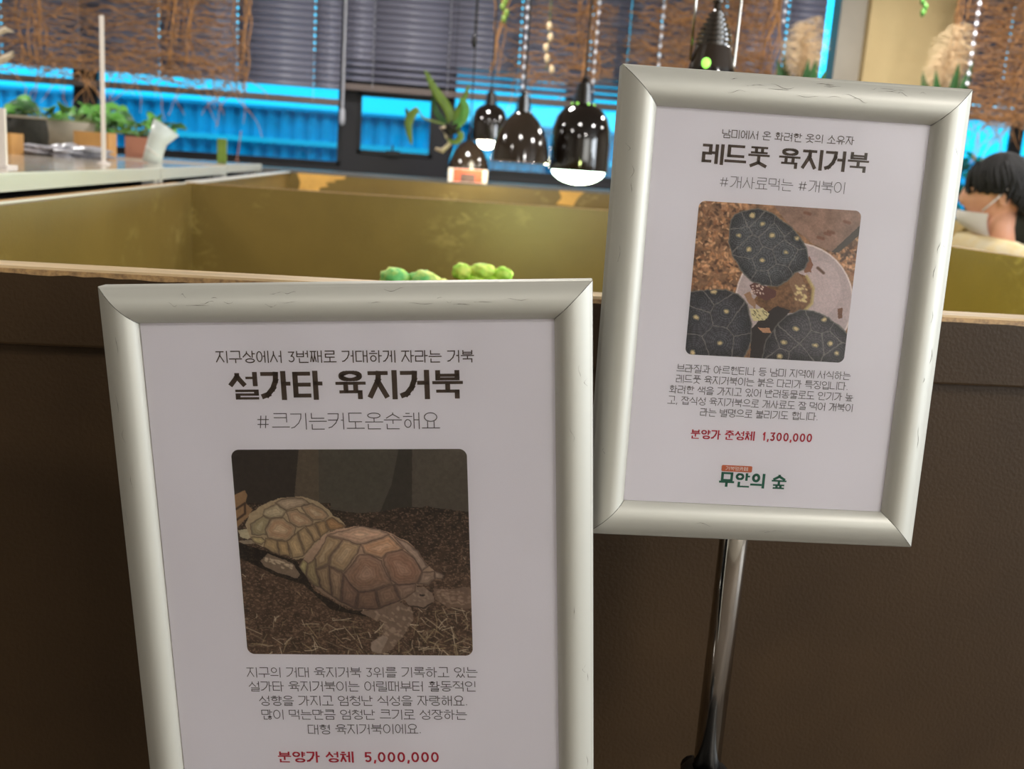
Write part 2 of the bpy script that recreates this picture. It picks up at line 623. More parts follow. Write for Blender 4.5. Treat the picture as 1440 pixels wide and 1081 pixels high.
def blind(xa, xb, ztop, zrail, holes, label, y, open_n=0, gap_only=False):
    w = xb - xa
    xc = (xa + xb) / 2
    o = empty('venetian_blind', (xc, y, zrail), 0, label, 'blind', 'grey venetian blinds')
    MB().box(-w / 2, w / 2, -0.028, 0.028, ztop - zrail - 0.05, ztop - zrail).build('head_rail', M['rail'], o)
    MB().box(-w / 2, w / 2, -0.026, 0.026, -0.021, 0.021).build('bottom_rail', M['rail'], o, bevel=0.003)
    hs = [h - xc for h in holes]
    sm = slat_mesh(w, hs)
    first = None
    z = 0.062
    if gap_only:
        z = 0.022 + 0.085
    k = 0
    H = ztop - zrail - 0.06
    while z < H:
        if first is None:
            first = sm.build('slat', M['slat'], o, smooth=True)
            s_ = first
        else:
            s_ = first.copy()
            COL.objects.link(s_)
            s_.parent = o
        s_.location = (0, 0, z)
        ang = 77 + random.uniform(-1.5, 1.5)
        if k < open_n:
            ang = 50
        s_.rotation_euler = (math.radians(ang), 0, math.radians(random.uniform(-0.05, 0.05)))
        z += PIT if k >= open_n else 0.046
        k += 1
    for h in hs:
        MB().tube([(h, -0.03, 0), (h, -0.03, H)], 0.0016, 5).build('ladder_cord', M['cord'], o)
    return o


YBL = YW - 0.09
holes1 = [P(x, 40, Y=YBL).x for x in (-220, -108, 2, 113, 224, 334, 443)]
zr1 = 1.615
b1 = blind(P(-300, 60, Y=YBL).x, P(480, 60, Y=YBL).x, 2.78, zr1, holes1, 'wide grey venetian blind on the left behind the dried vines', YBL, 0, True)
holes2 = [P(x, 60, Y=YBL).x for x in (526, 632, 732, 831)]
b2 = blind(P(487, 60, Y=YBL).x, P(884, 60, Y=YBL).x, 2.78, 1.725, holes2, 'grey venetian blind in the middle above the small square window', YBL, 3)
holes3 = [P(x, 50, Y=YBL).x for x in (929, 1018, 1105)]
b3 = blind(P(884, 60, Y=YBL).x + 0.002, P(1157, 60, Y=YBL).x, 2.78, 1.725, holes3, 'grey venetian blind just left of the cream column', YBL, 3)
holes4 = [P(x, 70, Y=YBL).x for x in (1417, 1530)]
b4 = blind(P(1340, 60, Y=YBL).x, P(1650, 60, Y=YBL).x, 2.78, 1.86, holes4, 'grey venetian blind at the right edge beyond the cream column', YBL, 1)
# tilt wand between blind one and two
wd = empty('blind_wand', P(480, 0, Y=YBL - 0.06), 0, 'thin white wand with a tassel hanging between the left and middle blinds', 'wand')
pa, pb = P(487, -150, Y=YBL - 0.06), P(481, 172, Y=YBL - 0.06)
pa.x = pb.x
MB().tube([pa, pb], 0.008, 8).build('rod', M['cord'], wd, origin=wd.location)
MB().lathe([(0.004, 0.1), (0.017, 0.08), (0.02, 0.02), (0.015, -0.01), (0.001, -0.02)], 12, pb).build('tassel', M['cord'], wd, smooth=True, origin=wd.location)
# pearl bead chains hanging before the blinds
for (xa, yb, lab, n) in ((739, 122, 'strand of clear beads hanging beside the bell lamp cord', 16), (837, 128, 'strand of clear beads hanging beside the big black lamp cord', 24),
                         (930, 92, 'strand of clear beads hanging left of the ribbed lamp', 22), (1106, 30, 'short strand of clear beads above the pampas grass', 14),
                         (1364, 118, 'strand of clear beads hanging at the far right edge', 40)):
    yy = 5.8 if xa == 1364 else 6.2
    b = P(xa - 4, yb, Y=yy)
    o = empty('bead_strand', (b.x, yy, 2.95), 0, lab, 'bead strand', 'bead strands')
    MB().tube([(b.x, yy, b.z), (b.x, yy, 3.0)], 0.0012, 4).build('thread', M['cord'], o, origin=o.location)
    z = b.z
    k = 0
    f0 = None
    while z < 2.6:
        if f0 is None:
            v, f_ = blob((0, 0, 0), (0.0095, 0.0095, 0.013), 1, 0.0, 6)
            f0 = MB().add(v, f_).build('bead', M['bead'], o, smooth=True)
            q = f0
        else:
            q = f0.copy()
            COL.objects.link(q)
            q.parent = o
        q.location = (random.uniform(-.001, .001), 0, z - 2.95)
        z += 0.056
        k += 1

# ================================================================== DRIED VINES
def vine_screen(xpix, ybot, Y, label, dens, droops, seed, cols):
    """cols: pixel x of thick stems; twigs run wavily sideways between xpix[0]..xpix[1]"""
    rr = random.Random(seed)
    xa, xb = P(xpix[0], 40, Y=Y).x, P(xpix[1], 40, Y=Y).x
    zb, zt = P((xpix[0] + xpix[1]) / 2, ybot, Y=Y).z, 2.9
    org = ((xa + xb) / 2, Y, zt)
    o = empty('dried_vine_curtain', org, 0, label, 'dried vine', 'dried vine curtains')
    for c in cols:
        cx_ = P(c, 40, Y=Y).x
        for q in range(5):
            pts = []
            z = zt
            x = cx_ + rr.uniform(-.055, .055)
            ph = rr.uniform(0, 6)
            zend = zb + rr.uniform(-0.05, 0.2)
            n = 30
            for i in range(n):
                zz = zt + (zend - zt) * i / (n - 1)
                pts.append((x + 0.03 * math.sin(zz * 6 + ph) + 0.01 * math.sin(zz * 23 + ph * 2), Y + 0.02 * math.cos(zz * 7 + ph), zz))
            MB().tube(pts, [0.0062 * (1 - 0.4 * i / n) for i in range(n)], 6).build('vine_stem', M['vine'], o, smooth=True, origin=org)
    tw = MB()
    tw2 = MB()
    for q in range(int(dens * 1.9)):
        z0 = rr.uniform(zb, 2.75)
        L = rr.uniform(0.15, 0.5)
        x0 = rr.uniform(xa, xb - 0.15)
        L = min(L, xb - x0)
        n = 12
        ph = rr.uniform(0, 6)
        sl = rr.uniform(-0.12, 0.10)
        am = rr.uniform(0.008, 0.024)
        pts = []
        for i in range(n):
            t = i / (n - 1)
            pts.append((x0 + L * t, Y + rr.uniform(-.03, .03), z0 + sl * L * t + am * math.sin(t * 9 + ph) + rr.uniform(-.004, .004)))
        r0 = rr.uniform(0.002, 0.0046)
        (tw if q % 2 else tw2).tube(pts, [r0 * (1 - .5 * i / n) for i in range(n)], 4, False)
    for q in range(droops):
        x0 = rr.uniform(xa + .1, xb)
        z0 = zb + rr.uniform(0, 0.15)
        pts = []
        n = 10
        ph = rr.uniform(0, 6)
        dx = rr.uniform(-.25, .25)
        dz = rr.uniform(.1, .34)
        for i in range(n):
            t = i / (n - 1)
            pts.append((x0 + dx * t + 0.02 * math.sin(7 * t + ph), Y + rr.uniform(-.02, .02), z0 - dz * t * (0.4 + t * 0.6)))
        tw.tube(pts, [0.004 * (1 - .6 * i / n) for i in range(n)], 4, False)
    t_ = tw.build('twig_tangle', M['vine'], o, origin=org)
    t_['kind'] = 'stuff'
    t_ = tw2.build('brown_twig_tangle', M['vine2'], o, origin=org)
    t_['kind'] = 'stuff'


vine_screen((-40, 350), 108, 6.7, 'orange brown dried vine curtain at the left above the potted plants', 330, 46, 3, (42, 62, 235, 262, 338))
vine_screen((700, 868), 118, 6.75, 'dried vine curtain behind the bell lamp and black lamp', 110, 6, 4, (706, 815, 832))
vine_screen((876, 1092), 150, 6.75, 'dried vine curtain behind the ribbed lamp left of the column', 300, 4, 5, (1080, 1086))
vine_screen((1338, 1560), 180, 6.55, 'dried vine curtain hanging above the seated person', 340, 44, 6, (1345, 1440))

# ================================================================== TORTOISE PENS
ZP = 1.148
YF = 0.84
XL, XR = -0.55, 1.29
YM = 3.11
YE = 6.28
pen = empty('tortoise_pen', (0.37, YF, 0), 0, 'brown painted wooden tortoise pen directly behind the two sign frames', 'pen')
O = pen.location
XF0, XF1 = -1.2, 2.1
MB().box(XF0, XF1, YF, YF + 0.018, ZP - 0.062, ZP).build('front_rail', M['pen_front'], pen, origin=O, bevel=0.0025)
MB().box(XF0, XF1, YF + 0.010, YF + 0.024, 0.08, ZP - 0.0625).build('front_panel', M['pen_front'], pen, origin=O)
MB().box(XF0 + .001, XF1 - .001, YF + 0.0012, YF + 0.034, ZP - 0.001, ZP + 0.0018).build('top_edge', M['ply_edge'], pen, origin=O)
rub = MB()
rr = random.Random(3)
vs = []
fs = []
n = 260
for i in range(n):
    x = XF0 + (XF1 - XF0) * i / (n - 1)
    dz = 0.0015 + 0.0015 * rr.random()
    vs += [(x, YF + 0.004, ZP + 0.0006), (x, YF - 0.0002, ZP - 0.0006), (x, YF - 0.0004, ZP - 0.002 - dz), (x, YF + 0.001, ZP - 0.002 - dz)]
for i in range(n - 1):
    a = i * 4
    fs += [(a, a + 1, a + 5, a + 4), (a + 1, a + 2, a + 6, a + 5), (a + 2, a + 3, a + 7, a + 6)]
MB().add(vs, fs).build('worn_edge', M['rub'], pen, origin=O)
MB().box(XF0, XF1, YF + 0.024, YF + 0.034, 0.6, ZP - 0.001).build('inner_lining', M['pen_inside'], pen, origin=O)
MB().box(XL - 0.022, XL, YF + 0.034, YM, 0.1, ZP).build('left_panel', M['pen_inside'], pen, origin=O)
MB().box(XL - 0.022, XL - 0.016, YF + 0.034, YM, ZP, ZP + 0.003).build('white_edging', M['white_trim'], pen, origin=O)
MB().box(XR, XR + 0.022, YF + 0.034, YM, 0.1, ZP).build('right_panel', M['pen_inside'], pen, origin=O)
MB().box(XR, XR + 0.022, YF + 0.034, YM, ZP, ZP + 0.0015).build('right_top_edge', M['rub'], pen, origin=O)
MB().box(XL - 0.022, XR + 0.022, YM, YM + 0.02, 0.1, ZP).build('back_panel', M['pen_inside'], pen, origin=O)
MB().box(XL - 0.02, XR + 0.022, YM - 0.001, YM + 0.021, ZP, ZP + 0.0025).build('back_top_edge', M['rub'], pen, origin=O)
MB().box(XL, XR, YF + 0.034, YM, 0.56, 0.60).build('floor_board', M['bark'], pen, origin=O)
# rim board lying outside the left panel
MB().box(XL - 0.052, XL - 0.0225, YF + 0.034, YM, ZP - 0.04, ZP + 0.001).build('rim_board', M['orange_wood'], pen, origin=O)

pen2 = empty('tortoise_pen', (0.37, YM + 0.02, 0), 0, 'second brown wooden pen farther back, below the windows', 'pen')
O2 = pen2.location
XR2 = 1.65
MB().box(XL - 0.022, XL, YM + 0.0201, YE, 0.1, ZP).build('left_panel', M['pen_inside'], pen2, origin=O2)
MB().box(XL - 0.024, XL + 0.01, YM + 0.0215, YE, ZP, ZP + 0.006).build('white_edging', M['white_trim'], pen2, origin=O2)
MB().box(XR2, XR2 + 0.022, YM + 0.041, YE, 0.1, ZP).build('right_panel', M['pen_inside'], pen2, origin=O2)
MB().box(XR + .023, XR2 + 0.022, YM + 0.0215, YM + 0.04, 0.1, ZP - .001).build('front_panel', M['pen_inside'], pen2, origin=O2)
MB().box(XL - 0.022, XR2 + 0.022, YE, YE + 0.02, 0.1, ZP).build('back_panel', M['pen_inside'], pen2, origin=O2)
MB().box(XL - 0.022, XR2 + 0.022, YE - 0.002, YE + 0.022, ZP, ZP + 0.005).build('back_top_edge', M['sill'], pen2, origin=O2)
MB().box(XL, XR2, YM + 0.041, YE, 0.56, 0.60).build('floor_board', M['bark'], pen2, origin=O2)


def patch(pix, name):  # sunlight on the far wall, painted on as a thin yellow polygon
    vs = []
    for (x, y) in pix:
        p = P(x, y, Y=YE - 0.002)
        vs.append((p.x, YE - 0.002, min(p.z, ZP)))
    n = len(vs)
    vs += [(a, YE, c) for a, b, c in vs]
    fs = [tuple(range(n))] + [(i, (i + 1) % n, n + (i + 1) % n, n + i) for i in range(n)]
    MB().add(vs, fs).build(name, M['sun_patch'], pen2, origin=O2)


patch([(418, 242), (487, 248), (484, 252), (470, 253), (472, 256), (458, 257), (462, 262), (450, 264), (448, 270), (420, 267), (422, 256)], 'sunlight_patch')
patch([(786, 268), (822, 270), (816, 275), (812, 279), (806, 290), (782, 287), (790, 278)], 'sunlight_patch')

# small printed card standing on the far pen wall
ca, cb = P(631, 238, Y=YE - 0.02), P(685, 259, Y=YE - 0.02)
cd = empty('picture_card', ((ca.x + cb.x) / 2, YE - 0.006, cb.z), 0, 'small orange and white picture card on the far pen wall below the dome lamp', 'card')
w = cb.x - ca.x
h = ca.z - cb.z + 0.01
MB().box(-w / 2, w / 2, -0.004, 0.002, 0, h).build('card_board', M['card_white'], cd)
MB().box(-w / 2 + 0.03, w / 2 - 0.03, -0.0055, -0.0041, 0.004, h - 0.003).build('orange_field', M['card_red'], cd)
MB().box(-w / 2 + 0.075, w / 2 - 0.075, -0.007, -0.0056, 0.006, h - 0.03).build('printed_picture', M['card_img'], cd)

# ================================================================== GREEN PLANTS IN THE NEAR PEN
def green_plant(name, lobes, base, label, m):
    o = empty(name, (base[0], base[1], 0.60), 0, label, 'plant')
    for i, (x, y, wd_, hh) in enumerate(lobes):
        c = P(x, y, Y=base[1])
        rx = wd_ / 2 / F * base[1] * 1.04
        rz = hh / 2 / F * base[1] * 1.02
        v, f_ = blob(c, (rx, rx * 0.8, rz), 20 + i + int(x), 0.10, 12, 3.4)
        MB().add(v, f_).build('leaf_lobe', m, o, smooth=True, origin=o.location)
        MB().tube([(base[0], base[1], 0.60), ((base[0] + c.x) / 2, base[1] + 0.01, 0.85), (c.x, c.y, c.z - rz * 0.7)], [0.006, 0.005, 0.004], 7).build('leaf_stalk', M['stem'], o, smooth=True, origin=o.location)
    MB().lathe([(0.0, 0), (0.045, 0), (0.06, 0.08), (0.056, 0.08), (0.05, 0.07), (0, 0.07)], 20).build('pot', M['moss'], o, smooth=True)


green_plant('leafy_plant', [(556, 391, 40, 30), (596, 395, 44, 30), (622, 402, 26, 20)], P(586, 400, Y=1.40), 'low bright green leafy plant, left of the two peeking over the large frame', M['lettuce2'])
green_plant('leafy_plant', [(650, 382, 28, 24), (678, 381, 38, 22), (707, 386, 28, 22), (668, 396, 30, 22), (694, 398, 30, 20)], P(676, 400, Y=1.56), 'taller bright green leafy plant, right of the two peeking over the large frame', M['lettuce'])

# ================================================================== TABLES ON THE LEFT
ZTB = 1.188
yedges = [1.0, 3.02, 4.26, 5.5]
tlabs = ['nearest cream table with ribbed metal edge at the left', 'middle cream table section past the first joint', 'farthest short cream table section beside the pen corner']
for i in range(3):
    ya, yb_ = yedges[i] + 0.006, yedges[i + 1] - 0.006
    dz = 0.0 if i < 2 else 0.006
    o = empty('plant_table', (-1.5, (ya + yb_) / 2, 0), 0, tlabs[i], 'table', 'plant tables')
    og = o.location
    MB().box(-2.6, -0.625, ya, yb_, ZTB - 0.027 + dz, ZTB + dz).build('tabletop', M['tabletop'], o, origin=og)
    e = MB()
    e.box(-0.625, -0.6215, ya, yb_, ZTB - 0.0285 + dz, ZTB + 0.001 + dz)
    for k in range(5):
        e.box(-0.622, -0.619, ya, yb_, ZTB - 0.0245 + k * 0.005 + dz, ZTB - 0.0222 + k * 0.005 + dz)
    e.box(-0.622, -0.6185, ya, yb_, ZTB - 0.030 + dz, ZTB - 0.027 + dz)
    e.build('edge_trim', M['track'], o, origin=og)
    for yy in (ya + 0.03, yb_ - 0.03):
        MB().box(-0.66, -0.626, yy - 0.02, yy + 0.02, 0, ZTB - 0.03 + dz).build('leg', M['white_trim'], o, origin=og)
        MB().box(-2.58, -2.54, yy - 0.02, yy + 0.02, 0, ZTB - 0.03 + dz).build('leg', M['white_trim'], o, origin=og)
    MB().box(-2.55, -0.70, ya + .06, yb_ - .06, 0.3, ZTB - 0.05).build('cabinet_body', M['dark'], o, origin=og)


def onT(x, y):
    return P(x, y, Z=ZTB)


def leafy(o, c, r, n, m, seed, L=0.09):
    rr = random.Random(seed)
    for k in range(n):
        a = rr.uniform(0, 2 * PI)
        el = rr.uniform(0.1, 1.3)
        d = Vector((math.cos(a) * math.cos(el), math.sin(a) * math.cos(el), math.sin(el)))
        s0 = Vector(c) + Vector((math.cos(a) * r[0], math.sin(a) * r[1], 0)) * rr.uniform(0, 0.7)
        mid = s0 + Vector((d.x * r[0], d.y * r[1], d.z * r[2])) * rr.uniform(.35, 1)
        e = mid + Vector((d.x, d.y, d.z * 0.3 - 0.2)).normalized() * L * rr.uniform(.6, 1.1)
        e.z = max(e.z, ZTB + 0.03)
        mid.z = max(mid.z, ZTB + 0.03)
        nn = Vector((0, 0, 1)) + Vector((rr.uniform(-.6, .6), rr.uniform(-.9, 0), 0))
        pts = [mid.lerp(e, t) + Vector((0, 0, 0.012 * math.sin(PI * t))) for t in (0, .25, .5, .75, 1)]
        ww = L * 0.36
        MB().leaf(pts, [0.003, ww * .8, ww, ww * .7, 0.001], nn).build('leaf', m if k % 3 else M['leaf_dark'], o, smooth=True, origin=o.location)
        MB().tube([s0, mid], 0.0022, 4).build('leaf_stem', M['stem'], o, origin=o.location)


# positions on the tabletop (distance chosen along each sight line)
def spot(x, y, Y):
    p = P(x, y, Y=Y)
    return Vector((p.x, p.y, ZTB))


YT = 4.4
k_ = YT / F
# stone bowl with plant
s = spot(82, 205, 4.55)
o = empty('potted_plant', s, 0, 'leafy green plant in a grey stone bowl on the nearest table', 'plant')
zt_ = P(82, 170, Y=4.55).z - ZTB
MB().lathe([(0.0, 0), (0.09, 0), (0.13, zt_ * .35), (0.15, zt_), (0.14, zt_), (0.12, zt_ * .6), (0.0, zt_ * .6)], 24).build('bowl', M['pot_grey'], o, smooth=True)
leafy(o, s + Vector((0, 0, zt_)), (0.16, 0.12, 0.07), 34, M['leaf'], 1)
# mossy black pot at left
s = spot(38, 212, 4.1)
o = empty('moss_pot', s, 0, 'black mossy pot left of the stone bowl', 'pot')
zt_ = P(38, 165, Y=4.1).z - ZTB
MB().lathe([(0.0, 0), (0.07, 0), (0.078, zt_ * .5), (0.07, zt_), (0.055, zt_), (0.05, zt_ * .8), (0, zt_ * .8)], 22).build('pot_body', M['moss'], o, smooth=True)
MB().lathe([(0.068, 0), (0.074, 0.003), (0.074, 0.008), (0.068, 0.01)], 22, (0, 0, zt_ - 0.006)).build('rim_ring', M['pot_grey'], o, smooth=True)
# crumpled plastic sheet
s = spot(92, 216, 3.9)
v, f_ = blob((0, 0, 0.014), (0.15, 0.11, 0.026), 5, 0.28, 14, 4)
v = [(a, b, max(c, 0.001)) for a, b, c in v]
ob = MB().add(v, f_).build('plastic_sheet', M['bag'])
ob.location = s
tag(ob, 'crumpled grey plastic sheet lying before the stone bowl', 'plastic sheet')
# wooden box
for (xa, xb_, yt, yb2, Y, nm, lab, m) in ((104, 152, 187, 217, 4.12, 'wooden_box', 'light wooden box right of the stone bowl, plant behind it', 'card_box'),
                                          (-40, 15, 187, 216, 3.7, 'wooden_box', 'light wooden box cut off by the left edge', 'card_box'),
                                          (176, 213, 194, 216, 4.6, 'printed_card_box', 'terracotta coloured card box before the right potted plant', 'pinkbox')):
    a = P(xa, yb2, Y=Y)
    b = P(xb_, yt, Y=Y)
    wq, hq = b.x - a.x, b.z - ZTB
    o = empty(nm, ((a.x + b.x) / 2, Y, ZTB), 0, lab, 'box')
    t = 0.006
    q = MB()
    q.box(-wq / 2, wq / 2, 0, t, 0, hq)
    q.box(-wq / 2, wq / 2, 0.12, 0.12 + t, 0, hq)
    q.box(-wq / 2, -wq / 2 + t, t, 0.12, 0, hq)
    q.box(wq / 2 - t, wq / 2, t, 0.12, 0, hq)
    q.box(-wq / 2 + t, wq / 2 - t, t, 0.12, 0, t)
    q.build('box_shell', M[m], o)
    MB().box(-wq / 2 + 0.02, wq / 2 - 0.02, -0.003, -0.0004, 0.02, hq - 0.02).build('front_panel', M[m], o)
for (x, y, Y, lab, sd, rr_, nlv) in ((130, 178, 4.85, 'small leafy plant in a pale pot behind the wooden box', 11, 0.12, 26), (197, 182, 5.36, 'bushy leafy plant with thick foliage behind the terracotta card box', 12, 0.17, 44)):
    s = spot(x, 212, Y)
    o = empty('potted_plant', s, 0, lab, 'plant')
    zt_ = P(x, y + 8, Y=Y).z - ZTB
    MB().lathe([(0.0, 0), (0.055, 0), (0.075, zt_), (0.068, zt_), (0.055, zt_ * .7), (0.0, zt_ * .7)], 20).build('pot', M['pot_grey'] if sd == 11 else M['moss'], o, smooth=True)
    leafy(o, s + Vector((0, 0, zt_)), (rr_, rr_ * .8, 0.10), nlv, M['leaf'], sd)
# thin white stick standing on the table
a, b = P(146, 231, Z=ZTB), None
b = P(146, 22, Y=a.y)
st = empty('sign_stick', (a.x, a.y, ZTB), 0, 'thin tall cream stick standing upright on the nearest table', 'stick')
MB().box(-0.005, 0.005, -0.005, 0.005, 0, b.z - ZTB).build('shaft', M['card_white'], st)
MB().lathe([(0, 0), (0.018, 0), (0.018, 0.004), (0.006, 0.008), (0, 0.008)], 14).build('foot', M['card_white'], st)
# frosted cup, slanted
s = P(222, 230, Z=ZTB)
cu = empty('frosted_cup', s, 0, 'translucent white curved cup standing at the joint of the first table', 'cup')
hc = P(222, 176, Y=s.y).z - ZTB
pts = [(-0.02, 0, 0.0), (-0.012, 0, hc * .3), (0.0, 0, hc * .6), (0.03, 0, hc * .95)]
MB().tube([(p[0], p[1], p[2] + .001) for p in pts], [0.034, 0.032, 0.034, 0.05], 20).build('cup_body', M['cup'], cu, smooth=True)
MB().tube([(-0.0145, 0, hc * .29), (-0.0105, 0, hc * .33)], [0.0345, 0.0345], 20).build('cup_band', M['white_trim'], cu, smooth=True)
# white holder at far left, cream dried leaf
s = P(2, 236, Z=ZTB)
o = empty('paper_holder', s, 0, 'white upright paper holder at the left edge of the table', 'holder')
MB().box(-0.03, 0.012, -0.01, 0.0, 0.004, P(2, 152, Y=s.y).z - ZTB).build('panel', M['card_white'], o)
MB().box(-0.04, 0.02, -0.03, 0.03, 0.0, 0.006).build('foot', M['card_white'], o)
o = empty('dried_plant', P(-30, 210, Z=ZTB), 0, 'curling cream dried leaves entering at the left edge', 'dried plant')
og = o.location
cl = [(-30, 205), (-28, 120), (-8, 50), (8, 42), (20, 45)]
MB().leaf([P(x, y, Y=og.y) for x, y in cl], [0.004, 0.006, 0.012, 0.012, 0.001], (0, -1, 0.3), origin if False else 0.0012).build('dried_leaf', M['root'], o, smooth=True, origin=og)
cl = [(-30, 205), (-22, 110), (2, 84), (20, 76), (10, 84), (2, 92)]
MB().leaf([P(x, y, Y=og.y) for x, y in cl], [0.004, 0.006, 0.012, 0.012, 0.008, 0.001], (0, -1, 0.3)).build('dried_leaf', M['root'], o, smooth=True, origin=og)
# green post and pink stick
s = P(312, 231, Z=ZTB)
hh = P(313, 195, Y=s.y).z - ZTB
o = empty('green_marker', s, 0, 'small olive green marker block standing on the middle table', 'marker')
MB().box(-0.02, 0.02, -0.012, 0.012, 0.006, hh).build('block', M['leaf_olive'], o, bevel=0.002)
MB().box(-0.032, 0.032, -0.02, 0.02, 0, 0.006).build('foot', M['card_box'], o)
s = P(333, 226, Z=ZTB)
o = empty('plant_label_stick', s, 0, 'thin reddish leaning stick right of the green marker', 'stick')
tp = P(339, 184, Y=s.y)
MB().tube([(0, 0, 0), (tp.x - s.x, 0, tp.z - ZTB)], 0.004, 8).build('shaft', M['pinkbox'], o)
MB().lathe([(0, 0), (0.016, 0), (0.016, 0.006), (0, 0.006)], 12).build('foot', M['pinkbox'], o)

# ================================================================== LAMPS
def lamp(x, ytop, ybot, rpx, Y, prof, label, m, cordx, bulb=None, bulbm=None, ribs=6, green=False, yrib=None):
    a = P(x, ytop, Y=Y)
    b = P(x, ybot, Y=Y)
    R_ = rpx / 2 / F * (Y * 1.02)
    H = a.z - b.z
    o = empty('heat_lamp', (b.x, Y, b.z), 0, label, 'lamp', 'hanging heat lamps')
    pr = [(R_ * r, H * z) for r, z in prof]
    inner = [(max(r - 0.003, 0.001), z - (0.003 if i else 0)) for i, (r, z) in enumerate(pr)][::-1]
    fixn(MB().lathe(pr + [(0.001, pr[-1][1])], 40).lathe(inner[::-1] + [(0.001, inner[0][1])], 40).build('shade', m, o, smooth=True))
    MB().lathe([(R_ * prof[0][0] - .003, 0), (R_ * prof[0][0] + 0.002, -0.002), (R_ * prof[0][0] + 0.002, 0.003), (R_ * prof[0][0] - 0.002, 0.003)], 40).build('shade_rim', M['chrome'] if not green else m, o, smooth=True)
    # ribbed socket cap
    rc = R_ * prof[-1][0] * 1.0
    hz = H
    hcap = rc * 1.9
    cp = []
    n = ribs
    for k in range(n):
        t = k / n
        rad = rc * (1.0 - 0.36 * t * t)
        z0 = hz + hcap * t
        cp += [(rad, z0), (rad, z0 + hcap / n * .55), (rad * .7, z0 + hcap / n * .62), (rad * .7, z0 + hcap / n * .98)]
    cp += [(rc * .4, hz + hcap), (rc * .3, hz + hcap * 1.25), (0.004, hz + hcap * 1.3)]
    MB().lathe(cp, 28).build('socket_cap', M['lamp_black'], o, smooth=False)
    if green:
        for k in range(6):
            an = 2 * PI * k / 6 - PI / 2 + .3
            v, f_ = blob((rc * 1.02 * math.cos(an), rc * 1.02 * math.sin(an), hz - rc * .12), (rc * .13, rc * .13, rc * .22), 1, 0, 6)
            MB().add(v, f_).build('vent_glow', M['green_led'], o, smooth=True)
    MB().tube([(0, 0, hz + hcap * 1.2), (0, 0, ZT - b.z)], 0.0045, 8).build('cord', M['black'], o)
    if bulb:
        bx, by, bz, br, sq = bulb
        v, f_ = blob((bx * R_, by * R_, bz * R_), (R_ * br, R_ * br, R_ * br * sq), 1, 0, 12)
        MB().add(v, f_).build('bulb', bulbm, o, smooth=True)
    return o


DOME = [(1.0, 0), (1.02, .12), (1.02, .45), (.98, .62), (.86, .80), (.66, .92), (.40, .99), (.36, 1.0)]
BELL = [(1.0, 0), (.99, .04), (.95, .25), (.86, .48), (.72, .68), (.54, .84), (.36, .95), (.28, 1.0)]
WIDE = [(1.0, 0), (1.0, .1), (.93, .4), (.74, .7), (.45, .9), (.2, .98), (.18, 1.0)]
lamp(813, 146, 240, 80, 4.5, DOME, 'big black dome heat lamp glowing greenish white underneath, right of the bell lamp', M['lamp_black'], 832, (0, 0, 0.02, .92, .52), M['bulb'], green=True)
lamp(731, 157, 228, 80, 4.4, BELL, 'brown bell shaped heat lamp hanging unlit left of the big black dome lamp', M['lamp_brown'], 740)
lamp(687, 147, 198, 47, 6.1, DOME, 'small dark dome heat lamp with a bright bulb below, behind the bell lamp', M['lamp_black'], 690, (-.1, -.1, -.04, .56, .8), M['bulb_w'])
lamp(658, 197, 246, 58, 6.5, WIDE, 'low dark dome heat lamp hanging just above the picture card', M['lamp_brown'], 668)
# near ribbed lamp over the near pen with wire bail
YL = 1.9
a = P(1000, 97, Y=YL)
o = empty('heat_lamp', (a.x, YL, a.z), 0, 'near heat lamp with black ribbed cone socket and wire bail above the right frame', 'lamp', 'hanging heat lamps')
kk = YL * 1.03 / F
cp = []
prs = [(28, 0), (40, -70), (78, -150), (86, -215)]
sh = [(r * kk * 1.0, z * kk) for r, z in [(31, 0), (34, -20), (52, -60), (74, -110), (84, -170), (86, -210)]]
fixn(MB().lathe(sh, 40).lathe([(r - .003, z) for r, z in sh], 40).build('shade', M['lamp_black'], o, smooth=True))
cone = [(31, 0), (24.5, 28), (24, 29)]
for k in range(7):
    z0 = 29 + k * 6.4
    rad = 24.5 - max(0, k - 1.5) * 2.9
    cone += [(rad, z0), (rad, z0 + 3.0), (rad * .66, z0 + 3.6), (rad * .66, z0 + 6.2)]
cone += [(5.5, 76), (5, 84), (7.5, 85), (7.5, 87.5), (2.5, 88), (0.2, 88)]
MB().lathe([(r * kk, z * kk) for r, z in cone], 36).build('ribbed_socket', M['lamp_brown'], o, smooth=False)
MB().tube([(0, 0, 86 * kk), (0.002, 0, ZT - a.z)], 0.0032, 8).build('cord', M['black'], o)
v, f_ = blob((-16 * kk, -27 * kk, 4 * kk), (6.5 * kk, 3 * kk, 7 * kk), 1, 0, 8)
MB().add(v, f_).build('vent_glow', M['green_led'], o, smooth=True)
bp = [(-31, 8), (-31, 90), (-29, 104), (-20, 112), (0, 116), (20, 112), (28, 104), (30, 90), (30, 8), (30, -4)]
MB().tube([(x * kk, -0.004, z * kk) for x, z in bp], 0.0028, 8).build('wire_bail', M['chrome'], o, smooth=True)
v, f_ = blob((0, 0, -150 * kk), (0.04, 0.04, 0.06), 1, 0, 10)
MB().add(v, f_).build('bulb', M['bulb'], o, smooth=True)


def pl(name, loc, e, c, r=0.05):
    l = bpy.data.lights.new(name, 'POINT')
    l.energy = e
    l.color = c
    l.shadow_soft_size = r
    q = bpy.data.objects.new(name, l)
    q.location = loc
    COL.objects.link(q)


YG = (0.86, 1.0, 0.36)
pl('near_heat_lamp_light', (a.x, YL, a.z - 0.33), 17, YG)
q = P(813, 262, Y=4.5)
pl('dome_lamp_light', (q.x, 4.5, q.z - .03), 12, (0.85, 1.0, 0.55))
q = P(684, 214, Y=6.1)
pl('small_lamp_light', (q.x, 6.1, q.z - .05), 4, (1, 0.9, 0.6))

